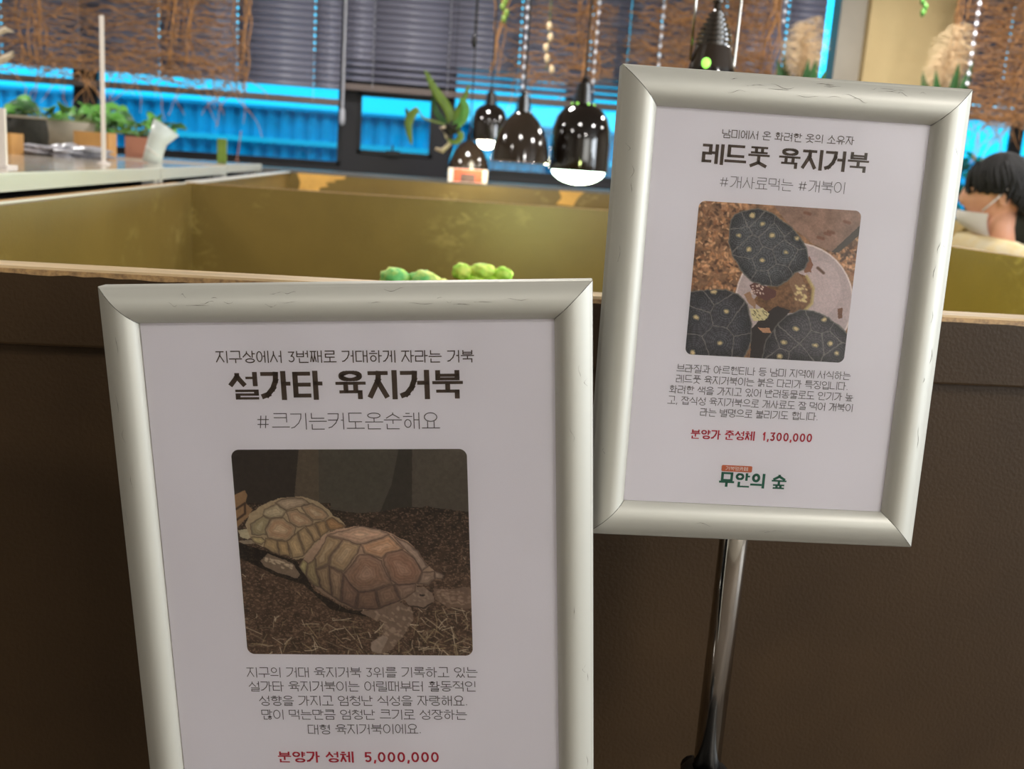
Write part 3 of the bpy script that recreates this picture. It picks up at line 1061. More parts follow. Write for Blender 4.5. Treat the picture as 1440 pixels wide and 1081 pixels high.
# ================================================================== HANGING EPIPHYTE PLANT
YH = 4.9
c = P(632, 175, Y=YH)
o = empty('hanging_plant', (c.x, YH, c.z), 0, 'hanging strap leaved plant with pale curled roots left of the dome lamps', 'plant')
og = o.location


def strap(pix, wpx, m, dy=0.0, nm='leaf'):
    pts = [P(x, y, Y=YH + dy) for x, y in pix]
    # resample
    out = []
    ws = []
    n = 14
    for i in range(n):
        t = i / (n - 1) * (len(pts) - 1)
        j = min(int(t), len(pts) - 2)
        u = t - j
        p0 = pts[max(j - 1, 0)]
        p1 = pts[j]
        p2 = pts[j + 1]
        p3 = pts[min(j + 2, len(pts) - 1)]
        q = 0.5 * ((2 * p1) + (p2 - p0) * u + (2 * p0 - 5 * p1 + 4 * p2 - p3) * u * u + (3 * p1 - p0 - 3 * p2 + p3) * u ** 3)
        out.append(q)
        s_ = i / (n - 1)
        ws.append(max(wpx / 2 / F * YH * (math.sin(PI * (0.12 + 0.88 * s_)) ** 0.7), 0.0008))
    MB().leaf(out, ws, (0.15, -1, 0.2)).build(nm, m, o, smooth=True, origin=og)


strap([(634, 178), (630, 155), (612, 128), (597, 98)], 13, M['leaf_olive'])
strap([(634, 178), (622, 170), (611, 150), (609, 125)], 9, M['leaf_dark'], 0.02)
strap([(636, 180), (650, 168), (654, 150), (646, 138)], 13, M['leaf'], -0.02)
strap([(634, 180), (642, 160), (652, 140), (660, 118)], 9, M['leaf_olive'], 0.03)
strap([(588, 153), (578, 163), (574, 178), (579, 204)], 12, M['leaf_olive'], 0.0)
strap([(634, 178), (615, 172), (596, 166), (588, 153)], 3, M['stem'], 0.0, 'runner')
strap([(571, 152), (573, 162), (576, 175)], 5, M['leaf_dark'], 0.01)
strap([(634, 180), (648, 190), (640, 200), (628, 196)], 9, M['leaf_olive'], 0.0)
pts = [P(x, y, Y=YH) for x, y in ((632, 178), (620, 180), (628, 192), (632, 202), (622, 212), (612, 209))]
MB().tube(pts, [0.009, 0.009, 0.008, 0.010, 0.012, 0.007], 8).build('curled_root', M['root'], o, smooth=True, origin=og)
v, f_ = blob(P(636, 180, Y=YH), (0.034, 0.03, 0.03), 4, 0.2, 10)
MB().add(v, f_).build('root_ball', M['moss'], o, smooth=True, origin=og)
p = P(636, 180, Y=YH)
MB().tube([p, (p.x, p.y, ZT)], 0.0012, 4).build('hanging_wire', M['black'], o, origin=og)
# toggle weight on a cord
p = P(667, 58, Y=5.2)
o = empty('hanging_weight', p, 0, 'small black oval weight on a thin cord above the hanging plant', 'weight')
v, f_ = blob((0, 0, 0), (0.014, 0.014, 0.032), 1, 0, 8)
MB().add(v, f_).build('bob', M['black'], o, smooth=True)
MB().tube([(0, 0, 0.02), (0, 0, ZT - p.z)], 0.0025, 6).build('cord', M['black'], o)
# small hanging foliage bits in front of vines
for (x, y, lab, m) in ((710, 10, 'small green sprig hanging at the top above the bell lamp', 'leaf_olive'), (772, 45, 'string with pale yellow green pods between the two lamp cords', 'plume'), (1300, 2, 'small yellow green sprig hanging before the cream column', 'leaf')):
    p = P(x, y, Y=5.6)
    o = empty('hanging_sprig', p, 0, lab, 'plant')
    MB().tube([(0, 0, -0.0), (0, 0, ZT - p.z)], 0.0015, 4).build('thread', M['stem'], o)
    n = 5
    for k in range(n):
        zz = -0.055 * k if x == 772 else 0.03 * (k - 2)
        v, f_ = blob((0.012 * math.sin(k * 2.1) + (0.02 if (x == 772 and k == 4) else 0), 0, zz + (0.03 if x == 772 else 0)), (0.014, 0.008, 0.022), k, 0.1, 8)
        MB().add(v, f_).build('pod' if x == 772 else 'leaf', M[m], o, smooth=True)
    if x == 772:
        MB().tube([(0, 0, 0), (0, 0, -0.2)], 0.0015, 4).build('string', M['stem'], o)

# ================================================================== PAMPAS GRASS
def pampas(x, ytop, ybot, Y, lab, seed, lean):
    rr = random.Random(seed)
    t = P(x, ytop, Y=Y)
    b = P(x - 8, ybot, Y=Y)
    o = empty('pampas_vase', (b.x, Y, 0), 0, lab, 'dried flowers', 'pampas grass vases')
    og = o.location
    MB().lathe([(0, 0), (0.13, 0), (0.15, 0.3), (0.15, 0.9), (0.10, 1.3), (0.07, 1.5), (0.06, 1.5), (0.06, 1.4), (0, 1.4)], 28).build('vase', M['pot_grey'], o, smooth=True)
    for k in range(4):
        dx = rr.uniform(-.10, .12) + lean * .1
        tip = Vector((t.x + dx, Y + rr.uniform(-.06, .06), t.z - rr.uniform(0, .18)))
        base = Vector((b.x, Y, 1.45))
        mid = base.lerp(tip, .6) + Vector((dx * -.3, 0, 0))
        MB().tube([base, mid, tip], [0.004, 0.003, 0.001], 5).build('stalk', M['root'], o, origin=og)
        pm = MB()
        for q in range(210):
            u = rr.uniform(0.0, 1)
            p0 = mid.lerp(tip, u)
            L = 0.12 * math.sin(PI * min(max(u * .8 + .15, 0), 1)) + 0.02
            an = rr.uniform(0, 2 * PI)
            d = Vector((math.cos(an), math.sin(an) * .8, rr.uniform(-.1, .6))) * L
            p1 = p0 + d * .6
            p2 = p0 + d + Vector((0, 0, -0.03))
            pm.tube([p0, p1, p2], [0.0013, 0.0013, 0.0006], 3, False)
        pq = pm.build('plume', M['plume'], o, origin=og)
        pq['kind'] = 'stuff'
    for k in range(10):
        an = rr.uniform(0, 2 * PI)
        p0 = Vector((b.x, Y, 1.5))
        p2 = Vector((b.x + .16 * math.cos(an), Y + .12 * math.sin(an), rr.uniform(1.9, 2.12)))
        MB().leaf([p0, p0.lerp(p2, .5) + Vector((0, 0, .05)), p2.lerp(p0, .2), p2], [0.004, 0.03, 0.03, 0.002], (0.1, -1, .1)).build('leaf', M['leaf_dark'], o, smooth=True, origin=og)


pampas(1134, 18, 108, 6.3, 'cream pampas plumes with dark leaves left of the cream column', 2, -0.2)
pampas(1338, 30, 120, 6.3, 'cream pampas plumes with dark leaves right of the cream column', 9, 0.1)

# ================================================================== PERSON (seated, face turned left)
PY = 3.0
pc = P(1402, 271, Y=PY)      # head centre
per = empty('person', (pc.x, PY, 0), 0, 'person with short black hair and cream sweater sitting at right, white mask below the nose', 'person')
PO = per.location
FX = -1  # faces -X


def skin_body(name, verts, edges, radii, m, parent, sub=2):
    me = bpy.data.meshes.new(name)
    me.from_pydata([tuple(v) for v in verts], edges, [])
    o = bpy.data.objects.new(name, me)
    COL.objects.link(o)
    o.parent = parent
    sk = o.modifiers.new('skin', 'SKIN')
    for i, r in enumerate(radii):
        rr_ = r if isinstance(r, tuple) else (r, r)
        me.skin_vertices[0].data[i].radius = rr_
        me.skin_vertices[0].data[i].use_root = (i == 0)
    sk.use_smooth_shade = True
    ss = o.modifiers.new('sub', 'SUBSURF')
    ss.levels = sub
    ss.render_levels = sub
    me.materials.append(m)
    return o


zh = pc.z
# cream sweater torso and arms (local coordinates, x forward = -X)
V_ = [(0.02, 0, 0.50), (0.03, 0, 0.66), (0.02, 0, 0.82), (0.01, 0, 0.95), (0.0, 0, zh - 0.195), (0.0, 0, zh - 0.150),
      (0.0, -0.165, zh - 0.215), (-0.06, -0.20, 0.80), (-0.24, -0.17, 0.72),
      (-0.02, 0.165, zh - 0.15), (-0.06, 0.20, 0.80), (-0.24, 0.17, 0.72)]
E_ = [(0, 1), (1, 2), (2, 3), (3, 4), (4, 5), (4, 6), (6, 7), (7, 8), (4, 9), (9, 10), (10, 11)]
R_ = [(.15, .13), (.15, .125), (.155, .12), (.15, .11), (.10, .10), (.066, .064), .072, .055, .042, .072, .055, .042]
TURN = math.radians(16)
skin_body('sweater', V_, E_, R_, M['shirt'], per).rotation_euler.z = TURN
V_ = [(0.04, 0, 0.50), (0.03, -0.09, 0.52), (-0.40, -0.12, 0.52), (-0.42, -0.12, 0.10), (-0.54, -0.12, 0.05), (0.03, 0.09, 0.52), (-0.40, 0.12, 0.52), (-0.42, 0.12, 0.10), (-0.54, 0.12, 0.05)]
E_ = [(0, 1), (1, 2), (2, 3), (3, 4), (0, 5), (5, 6), (6, 7), (7, 8)]
skin_body('trousers', V_, E_, [.12, .10, .07, .045, .035, .10, .07, .045, .035], M['trousers'], per).rotation_euler.z = TURN
# head: shaped ellipsoid profile; nose towards -X
def head_mesh():
    n, m_ = 22, 32
    vs = []
    for i in range(n + 1):
        th = PI * i / n
        for k in range(m_):
            a = 2 * PI * k / m_
            d = Vector((math.sin(th) * math.cos(a), math.sin(th) * math.sin(a), math.cos(th)))
            x, y, z = d.x * 0.090, d.y * 0.072, d.z * 0.110
            if z < -0.02:
                f = (-z - 0.02) / 0.1
                y *= 1 - 0.30 * f
                x = x * (1 - 0.22 * f) - 0.018 * f
            g = -d.x
            if g > 0:
                # nose
                w = math.exp(-(y / 0.013) ** 2)
                w *= math.exp(-((z + 0.022) / 0.020) ** 2) * 1.0 + 0.35 * math.exp(-((z - 0.008) / 0.02) ** 2)
                x -= 0.024 * w * (g > .3)
                # eye sockets
                for sy in (-1, 1):
                    x += 0.007 * math.exp(-((y - sy * 0.031) / 0.014) ** 2 - ((z - 0.004) / 0.011) ** 2)
                x -= 0.006 * math.exp(-(y / 0.02) ** 2 - ((z + 0.055) / 0.008) ** 2)
                x -= 0.006 * math.exp(-(y / 0.03) ** 2 - ((z + 0.096) / 0.016) ** 2)
                x += 0.003 * math.exp(-(y / 0.03) ** 2 - ((z + 0.074) / 0.008) ** 2)
            vs.append((x, y, z))
    fs = []
    for i in range(n):
        for k in range(m_):
            k2 = (k + 1) % m_
            fs.append((i * m_ + k, (i + 1) * m_ + k, (i + 1) * m_ + k2, i * m_ + k2))
    return MB().add(vs, fs)


hb = head_mesh()
hb.tube([(0.012, 0, -0.06), (0.012, 0, -0.11), (0.015, 0, -0.19)], [0.050, 0.047, 0.056], 20)
for sy in (-1, 1):   # ears
    v, f_ = blob((0.012, sy * 0.078, -0.012), (0.018, 0.008, 0.031), 3, 0.05, 8)
    hb.add(v, f_)
HD = hb.build('head', M['skin'], per, smooth=True)
HD.location = (0, 0, zh)
HD.rotation_euler = (0, math.radians(-4), math.radians(-26))
for sy in (-1, 1):
    v, f_ = blob((-0.083, sy * 0.031, 0.004), (0.009, 0.012, 0.008), 1, 0, 8)
    MB().add(v, f_).build('eye', M['black'], HD, smooth=True)
# hair cap
vs = []
n, m_ = 20, 48
rr = random.Random(8)
for i in range(n + 1):
    for k in range(m_):
        a = 2 * PI * k / m_
        front = max(0, -math.cos(a))
        back = max(0, math.cos(a))
        lim = 1.52 + 0.72 * back - 0.10 * front ** 3 + 0.03 * math.sin(k * 2.6)
        side = abs(math.sin(a))
        lim += (0.12 if math.cos(a) > -0.35 else 0.0) * side + (.12 if -.75 < math.cos(a) < -.3 else 0)
        th = lim * i / n
        r = 1.0 + (0.022 * math.sin(a * 9 + th * 3) + 0.018 * math.sin(a * 17 - th * 6)) * math.sin(th)
        vs.append((math.sin(th) * math.cos(a) * 0.100 * r + 0.012, math.sin(th) * math.sin(a) * 0.088 * r, math.cos(th) * 0.122 * r + 0.004))
nb = len(vs)
vs += [(x * .86, y * .84, z * .9) for x, y, z in vs]
fs = []
for i in range(n):
    for k in range(m_):
        k2 = (k + 1) % m_
        fs.append((i * m_ + k, (i + 1) * m_ + k, (i + 1) * m_ + k2, i * m_ + k2))
        fs.append((nb + i * m_ + k, nb + i * m_ + k2, nb + (i + 1) * m_ + k2, nb + (i + 1) * m_ + k))
for k in range(m_):
    k2 = (k + 1) % m_
    fs.append((n * m_ + k, nb + n * m_ + k, nb + n * m_ + k2, n * m_ + k2))
hm = MB().add(vs, fs)
for q in range(150):
    a = rr.uniform(0, 2 * PI)
    fr_ = max(0, -math.cos(a))
    lim = 1.40 + 0.75 * max(0, math.cos(a)) - 0.05 * fr_ + rr.uniform(-.1, .12)
    pts = []
    for j in range(5):
        th = lim - 0.5 + 0.16 * j + rr.uniform(-.01, .01)
        aa = a + 0.05 * j * (1 if q % 2 else -1)
        k_r = 1.02 + 0.012 * (q % 4)
        pts.append((math.sin(th) * math.cos(aa) * 0.100 * k_r + 0.012, math.sin(th) * math.sin(aa) * 0.088 * k_r, math.cos(th) * 0.122 * k_r + 0.004))
    hm.tube(pts, [0.006, 0.008, 0.008, 0.006, 0.001], 5, False)
hm.build('hair', M['hair'], HD, smooth=True)
# mask over mouth/chin with ear loops
vs = []
fs = []
ni, nk = 9, 15
for i in range(ni):
    for k in range(nk):
        a = -1.35 + 2.7 * k / (nk - 1)
        z = -0.050 - 0.070 * i / (ni - 1)
        rx = 0.106 - 0.05 * (i / (ni - 1)) ** 2 + 0.012 * math.sin(PI * i / (ni - 1))
        ry = 0.078 - 0.022 * i / (ni - 1)
        vs.append((-rx * math.cos(a) - 0.006, ry * math.sin(a), z - 0.01 * abs(a)))
nb = len(vs)
vs += [(x + .002, y * .97, z) for x, y, z in vs]
for i in range(ni - 1):
    for k in range(nk - 1):
        q = i * nk + k
        fs.append((q, q + nk, q + nk + 1, q + 1))
        fs.append((nb + q, nb + q + 1, nb + q + nk + 1, nb + q + nk))
MB().add(vs, fs).build('face_mask', M['mask'], HD, smooth=True)
for sy in (-1, 1):
    MB().tube([(-0.045, sy * 0.072, -0.055), (-0.01, sy * 0.084, -0.02), (0.02, sy * 0.086, 0.012), (0.03, sy * 0.082, -0.01)], 0.003, 6).build('ear_loop', M['mask'], HD, smooth=True)


def hand(base, dirx, parent, side):
    vs = [base, base + Vector((-0.05, 0, -0.01)), base + Vector((-0.09, 0, -0.015))]
    o = skin_body('hand', vs, [(0, 1), (1, 2)], [(.024, .022), (.026, .016), (.028, .012)], M['skin'], parent, 2)
    for k in range(4):
        y = (-0.027 + 0.018 * k)
        L = (0.03, 0.036, 0.033, 0.026)[k]
        b0 = base + Vector((-0.08, y * .9, -0.015))
        skin_body('finger', [b0, b0 + Vector((-0.02 - L * .4, y * .1, 0.0)), b0 + Vector((-0.02 - L * 1.1, y * .12, -0.02)), b0 + Vector((-0.02 - L * 1.3, y * .12, -0.04))],
                  [(0, 1), (1, 2), (2, 3)], [.009, .0088, .008, .006], M['skin'], o, 1)
    b0 = base + Vector((-0.035, -side * 0.02, -0.008))
    skin_body('thumb', [b0, b0 + Vector((-0.025, -side * 0.022, -0.004)), b0 + Vector((-0.05, -side * 0.03, -0.014))], [(0, 1), (1, 2)], [.011, .010, .007], M['skin'], o, 1)
    return o


h1 = hand(Vector((-0.26, -0.17, 0.71)), -1, per, -1)
h2 = hand(Vector((-0.26, 0.17, 0.71)), -1, per, 1)
h1.rotation_euler.z = h2.rotation_euler.z = TURN
# chair behind the person (black back rest on the right)
ch = empty('black_chair', (pc.x + 0.04, PY + 0.04, 0), TURN, 'black chair on which the person in the cream sweater sits', 'chair')
MB().box(-0.24, 0.22, -0.23, 0.23, 0.345, 0.38).build('seat', M['black'], ch, bevel=0.01)
MB().box(0.20, 0.235, -0.21, 0.21, 0.50, zh + 0.02).build('backrest', M['black'], ch, bevel=0.012)
for sx in (-0.21, 0.2):
    for sy in (-.2, .2):
        MB().tube([(sx, sy, 0.345), (sx * 1.05, sy * 1.05, 0.0)], [0.014, 0.011], 10).build('leg', M['black'], ch)
for sy in (-.17, .17):
    MB().tube([(0.2, sy, 0.37), (0.217, sy, 0.52)], 0.012, 8).build('back_post', M['black'], ch)

# ================================================================== HANGUL STROKE LETTERING
def arc(cx_, cy_, rx, ry, a0, a1, n=14):
    return [(cx_ + rx * math.cos(a0 + (a1 - a0) * i / n), cy_ + ry * math.sin(a0 + (a1 - a0) * i / n)) for i in range(n + 1)]


CIRC = arc(.5, .5, .5, .5, 0, 2 * PI, 20)
Jm = {
    'ㄱ': [[(0, 1), (1, 1), (1, 0)]], 'ㄴ': [[(0, 1), (0, 0), (1, 0)]], 'ㄷ': [[(1, 1), (0, 1), (0, 0), (1, 0)]],
    'ㄹ': [[(0, 1), (1, 1), (1, .5), (0, .5), (0, 0), (1, 0)]], 'ㅁ': [[(0, 0), (0, 1), (1, 1), (1, 0), (0, 0)]],
    'ㅂ': [[(0, 1), (0, 0), (1, 0), (1, 1)], [(0, .5), (1, .5)]], 'ㅅ': [[(.5, 1), (.5, .72), (0, 0)], [(.5, .72), (1, 0)]],
    'ㅇ': [CIRC], 'ㅈ': [[(0, 1), (1, 1)], [(.55, 1), (.5, .66), (0, 0)], [(.5, .62), (1, 0)]],
    'ㅊ': [[(.3, 1), (.7, 1)], [(0, .76), (1, .76)], [(.5, .76), (.45, .5), (0, 0)], [(.5, .48), (1, 0)]],
    'ㅋ': [[(0, 1), (1, 1), (1, 0)], [(0, .52), (1, .52)]], 'ㅌ': [[(1, 1), (0, 1), (0, 0), (1, 0)], [(0, .5), (1, .5)]],
    'ㅍ': [[(0, 1), (1, 1)], [(0, 0), (1, 0)], [(.28, 1), (.28, 0)], [(.72, 1), (.72, 0)]],
    'ㅎ': [[(.3, 1), (.7, 1)], [(0, .78), (1, .78)], arc(.5, .28, .38, .28, 0, 2 * PI, 18)],
}
CHO = 'ㄱ ㄲ ㄴ ㄷ ㄸ ㄹ ㅁ ㅂ ㅃ ㅅ ㅆ ㅇ ㅈ ㅉ ㅊ ㅋ ㅌ ㅍ ㅎ'.split()
JUNG = 'ㅏ ㅐ ㅑ ㅒ ㅓ ㅔ ㅕ ㅖ ㅗ ㅘ ㅙ ㅚ ㅛ ㅜ ㅝ ㅞ ㅟ ㅠ ㅡ ㅢ ㅣ'.split()
JONG = ['', 'ㄱ', 'ㄲ', 'ㄱㅅ', 'ㄴ', 'ㄴㅈ', 'ㄴㅎ', 'ㄷ', 'ㄹ', 'ㄹㄱ', 'ㄹㅁ', 'ㄹㅂ', 'ㄹㅅ', 'ㄹㅌ', 'ㄹㅍ', 'ㄹㅎ', 'ㅁ', 'ㅂ', 'ㅂㅅ', 'ㅅ', 'ㅆ', 'ㅇ', 'ㅈ', 'ㅊ', 'ㅋ', 'ㅌ', 'ㅍ', 'ㅎ']
DBL = {'ㄲ': 'ㄱㄱ', 'ㄸ': 'ㄷㄷ', 'ㅃ': 'ㅂㅂ', 'ㅆ': 'ㅅㅅ', 'ㅉ': 'ㅈㅈ'}


def place(strokes, x0, x1, y0, y1):
    return [[(x0 + (x1 - x0) * a, y0 + (y1 - y0) * b) for a, b in s_] for s_ in strokes]


def cons(j, x0, x1, y0, y1, sweep=False, g=0.1):
    j = DBL.get(j, j)
    if len(j) == 2:
        w_ = (x1 - x0)
        return cons(j[0], x0, x0 + w_ * (.5 - g / 2), y0, y1, sweep) + cons(j[1], x0 + w_ * (.5 + g / 2), x1, y0, y1, sweep)
    if j in 'ㄱㅋ' and sweep:
        st_ = [[(0, 1), (1, 1), (.96, .68), (.72, .34), (.3, .06), (.02, 0)]]
        if j == 'ㅋ':
            st_.append([(0, .55), (.9, .55)])
        return place(st_, x0, x1, y0, y1)
    return place(Jm[j], x0, x1, y0, y1)


def syll(ch, t):
    """strokes of one syllable in a unit box; t = stroke weight (centre lines inset by t/2)"""
    code = ord(ch) - 0xAC00
    Lc, Vc, Tc = CHO[code // 588], JUNG[(code % 588) // 28], JONG[code % 28]
    h = t / 2
    lo, hi = h, 1 - h
    fin = bool(Tc)
    st_ = []
    if Vc in 'ㅏㅐㅑㅓㅔㅕㅖㅣㅒ':
        y0 = (0.43 if fin else 0) + h * (1 if not fin else 1.1)
        yc0 = y0 + (.04 if fin else .08)
        cx1 = {'ㅏ': .76 - .07, 'ㅑ': .76 - .07, 'ㅣ': .88 - .12, 'ㅓ': .88 - .22, 'ㅕ': .88 - .22, 'ㅐ': .62 - .06, 'ㅒ': .62 - .06, 'ㅔ': .68 - .14, 'ㅖ': .68 - .14}[Vc] - t * (1.0 if Vc not in 'ㅔㅖ' else .9)
        cx1 = min(cx1, .62)
        st_ += cons(Lc, .02 + h, cx1, yc0, hi - .03, True)
        ym = (yc0 + hi) / 2 + .02
        ys = [ym] if Vc in 'ㅏㅓㅐㅔㅣ' else [ym - .13 * (1 - .4 * fin), ym + .13 * (1 - .4 * fin)]
        if Vc in 'ㅏㅑ':
            vx = .76
            st_.append([(vx, y0), (vx, hi)])
            for y in ys:
                st_.append([(vx, y), (.99 - h, y)])
        elif Vc == 'ㅣ':
            st_.append([(.88, y0), (.88, hi)])
        elif Vc in 'ㅓㅕ':
            st_.append([(.88, y0), (.88, hi)])
            for y in ys:
                st_.append([(.88 - t - .06, y), (.88, y)])
        elif Vc in 'ㅐㅒ':
            st_.append([(.62, y0 + .03), (.62, hi - .02)])
            st_.append([(.90, y0), (.90, hi)])
            for y in ys:
                st_.append([(.62, y), (.90, y)])
        else:
            st_.append([(.68, y0 + .03), (.68, hi - .02)])
            st_.append([(.93, y0), (.93, hi)])
            for y in ys:
                st_.append([(.68 - .06 - t * .6, y), (.68, y)])
        if fin:
            fx0, fx1 = .20 + h, .90 - 0 * h
            st_ += cons(Tc, fx0, fx1, lo, .36 - h * .3)
    elif Vc in 'ㅗㅛㅜㅠㅡ':
        if fin:
            c0, v0, v1, f1 = .68, .44, .56, .31 - h * .35
        else:
            c0, v0, v1, f1 = .46, .04 + h, .34, 0
        st_ += cons(Lc, .14 + h * .6, .86 - h * .6, c0, hi)
        if Vc == 'ㅡ':
            yb = (v0 + v1) / 2 if fin else .14 + h
            st_.append([(h, yb), (1 - h, yb)])
        elif Vc in 'ㅗㅛ':
            st_.append([(h, v0), (1 - h, v0)])
            for xx in ([.5] if Vc == 'ㅗ' else [.32, .68]):
                st_.append([(xx, v0), (xx, c0 - .02)])
        else:
            yb = v1 if fin else .34
            st_.append([(h, yb), (1 - h, yb)])
            for xx in ([.5] if Vc == 'ㅜ' else [.34, .66]):
                st_.append([(xx, yb), (xx, (f1 + (.05 if not t > .1 else .0)) if fin else lo)])
        if fin:
            st_ += cons(Tc, .15 + h * .6, .85 - h * .6, lo, f1)
    else:
        hz = {'ㅘ': 'ㅗ', 'ㅙ': 'ㅗ', 'ㅚ': 'ㅗ', 'ㅝ': 'ㅜ', 'ㅞ': 'ㅜ', 'ㅟ': 'ㅜ', 'ㅢ': 'ㅡ'}[Vc]
        c0, v0 = (.66, .46) if fin else (.48, .16 + h)
        st_ += cons(Lc, .08 + h, .58 - h * .5, c0, hi - .02)
        st_.append([(h, v0 if hz != 'ㅜ' else v0 + .12), (.68, v0 if hz != 'ㅜ' else v0 + .12)])
        if hz == 'ㅗ':
            st_.append([(.34, v0), (.34, c0)])
        if hz == 'ㅜ':
            st_.append([(.34, v0 + .12), (.34, lo)])
        y0 = .40 if fin else lo
        vx = .76 if Vc in 'ㅘㅙ' else .86
        st_.append([(vx, y0), (vx, hi)])
        if Vc == 'ㅘ':
            st_.append([(vx, .6), (.99 - h, .6)])
        if fin:
            st_ += cons(Tc, .2 + h, .86, lo, .30 - h * .5)
    return st_


DIG = {
    '0': [arc(.5, .5, .5, .5, 0, 2 * PI, 22)], '1': [[(.25, .82), (.62, 1), (.62, 0)]],
    '3': [[(.02, 1), (.95, 1), (.48, .58)], arc(.45, .30, .5, .30, 1.5, -2.6, 14)],
    '5': [[(.95, 1), (.12, 1), (.06, .55)], arc(.46, .31, .5, .31, 2.3, -2.5, 16)],
    '#': [[(.32, .92), (.2, .05)], [(.78, .92), (.66, .05)], [(.02, .66), (.98, .66)], [(0, .3), (.94, .3)]],
    ',': [[(.6, .06), (.3, -.16)]], '.': [[(.5, 0.0), (.5, .03)]],
}
ADV = {' ': .34, ',': .28, '.': .28, '#': .82, '0': .68, '1': .5, '3': .62, '5': .64}


def ribbons(mb, strokes, sx, sy, ox, oz, tv, th, y):
    for s_ in strokes:
        closed = len(s_) > 12 and abs(s_[0][0] - s_[-1][0]) < 1e-6 and abs(s_[0][1] - s_[-1][1]) < 1e-6
        pts = [(ox + a * sx, oz + b * sy) for a, b in s_]
        curve = len(pts) > 10
        for i in range(len(pts) - 1):
            (xa, za), (xb, zb) = pts[i], pts[i + 1]
            dx, dz = xb - xa, zb - za
            L = math.hypot(dx, dz)
            if L < 1e-9:
                continue
            ux, uz = dx / L, dz / L
            hw = (th * abs(ux) + tv * abs(uz)) / 2 / max(math.hypot(ux, uz), 1e-6)
            hw = min(hw, max(th, tv) / 2)
            ext = hw * (0.25 if curve else 0.999)
            if not curve:
                ext = (tv * abs(ux) + th * abs(uz)) / 2 * .98
            ax, az = xa - ux * ext, za - uz * ext
            bx, bz = xb + ux * ext, zb + uz * ext
            nx, nz = -uz * hw, ux * hw
            mb.add([(ax + nx, y, az + nz), (ax - nx, y, az - nz), (bx - nx, y, bz - nz), (bx + nx, y, bz + nz)], [(0, 1, 2, 3)])


def text_line(name, txt, x0, x1, zc, h, wt, m, parent, y, wh=None, slope=0.0):
    """wt: stroke weight relative to glyph height (verticals); wh for horizontals"""
    wh = wh or wt
    adv = [ADV.get(c, 1.0) for c in txt]
    tot = sum(adv)
    u = (x1 - x0) / tot
    mb = MB()
    x = x0
    tv, th = wt * h, wh * h
    for c, a in zip(txt, adv):
        if c != ' ':
            zb = zc - h / 2 + slope * ((x - x0) / (x1 - x0) - .5)
            if c in DIG:
                w_ = u * a * (.78 if c not in ',.' else .8)
                hh_ = h * .86
                ribbons(mb, DIG[c], w_ - tv, hh_ - th, x + tv / 2 + u * a * .08, zb + th / 2 + h * .06, tv, th, y)
            else:
                code = ord(c) - 0xAC00
                heavy = (JONG[code % 28] != '')
                k = 1.0 if wt < .1 else (.92 if heavy else 1.0)
                k2 = 1.0 if wt < .1 else ((.62 if JONG[code % 28] == 'ㄹ' else .78) if heavy else 1.0)
                ribbons(mb, syll(c, wt), u * .955, h, x + u * .02, zb, tv * k, th * k2, y)
        x += u * a
    o = mb.build(name, m, parent)
    return o


# ================================================================== PRINTED TORTOISE PICTURES
def vnoise(x, y, s, seed):
    r = np.random.default_rng(seed)
    g = r.random((128, 128))
    fx, fy = x / s, y / s
    ix, iy = np.floor(fx).astype(int), np.floor(fy).astype(int)
    u, v = fx - ix, fy - iy
    u = u * u * (3 - 2 * u)
    v = v * v * (3 - 2 * v)
    a = g[ix % 128, iy % 128]
    b = g[(ix + 1) % 128, iy % 128]
    c = g[ix % 128, (iy + 1) % 128]
    d = g[(ix + 1) % 128, (iy + 1) % 128]
    return (a * (1 - u) + b * u) * (1 - v) + (c * (1 - u) + d * u) * v


def fbm(x, y, s, seed, o=4):
    t = 0
    w_ = 0
    for i in range(o):
        t = t + vnoise(x, y, s / 2 ** i, seed + i) / 1.6 ** i
        w_ += 1 / 1.6 ** i
    return t / w_


def inpoly(x, y, poly):
    m_ = np.zeros(x.shape, bool)
    n = len(poly)
    for i in range(n):
        x1, y1 = poly[i]
        x2, y2 = poly[(i + 1) % n]
        if y1 == y2:
            continue
        c = ((y1 > y) != (y2 > y)) & (x < (x2 - x1) * (y - y1) / (y2 - y1) + x1)
        m_ ^= c
    return m_


def dseg(x, y, a, b):
    dx, dy = b[0] - a[0], b[1] - a[1]
    t = np.clip(((x - a[0]) * dx + (y - a[1]) * dy) / (dx * dx + dy * dy + 1e-9), 0, 1)
    return np.hypot(x - a[0] - t * dx, y - a[1] - t * dy)


def dpoly(x, y, poly, closed=True):
    d = np.full(x.shape, 1e9)
    n = len(poly)
    for i in range(n if closed else n - 1):
        d = np.minimum(d, dseg(x, y, poly[i], poly[(i + 1) % n]))
    return d


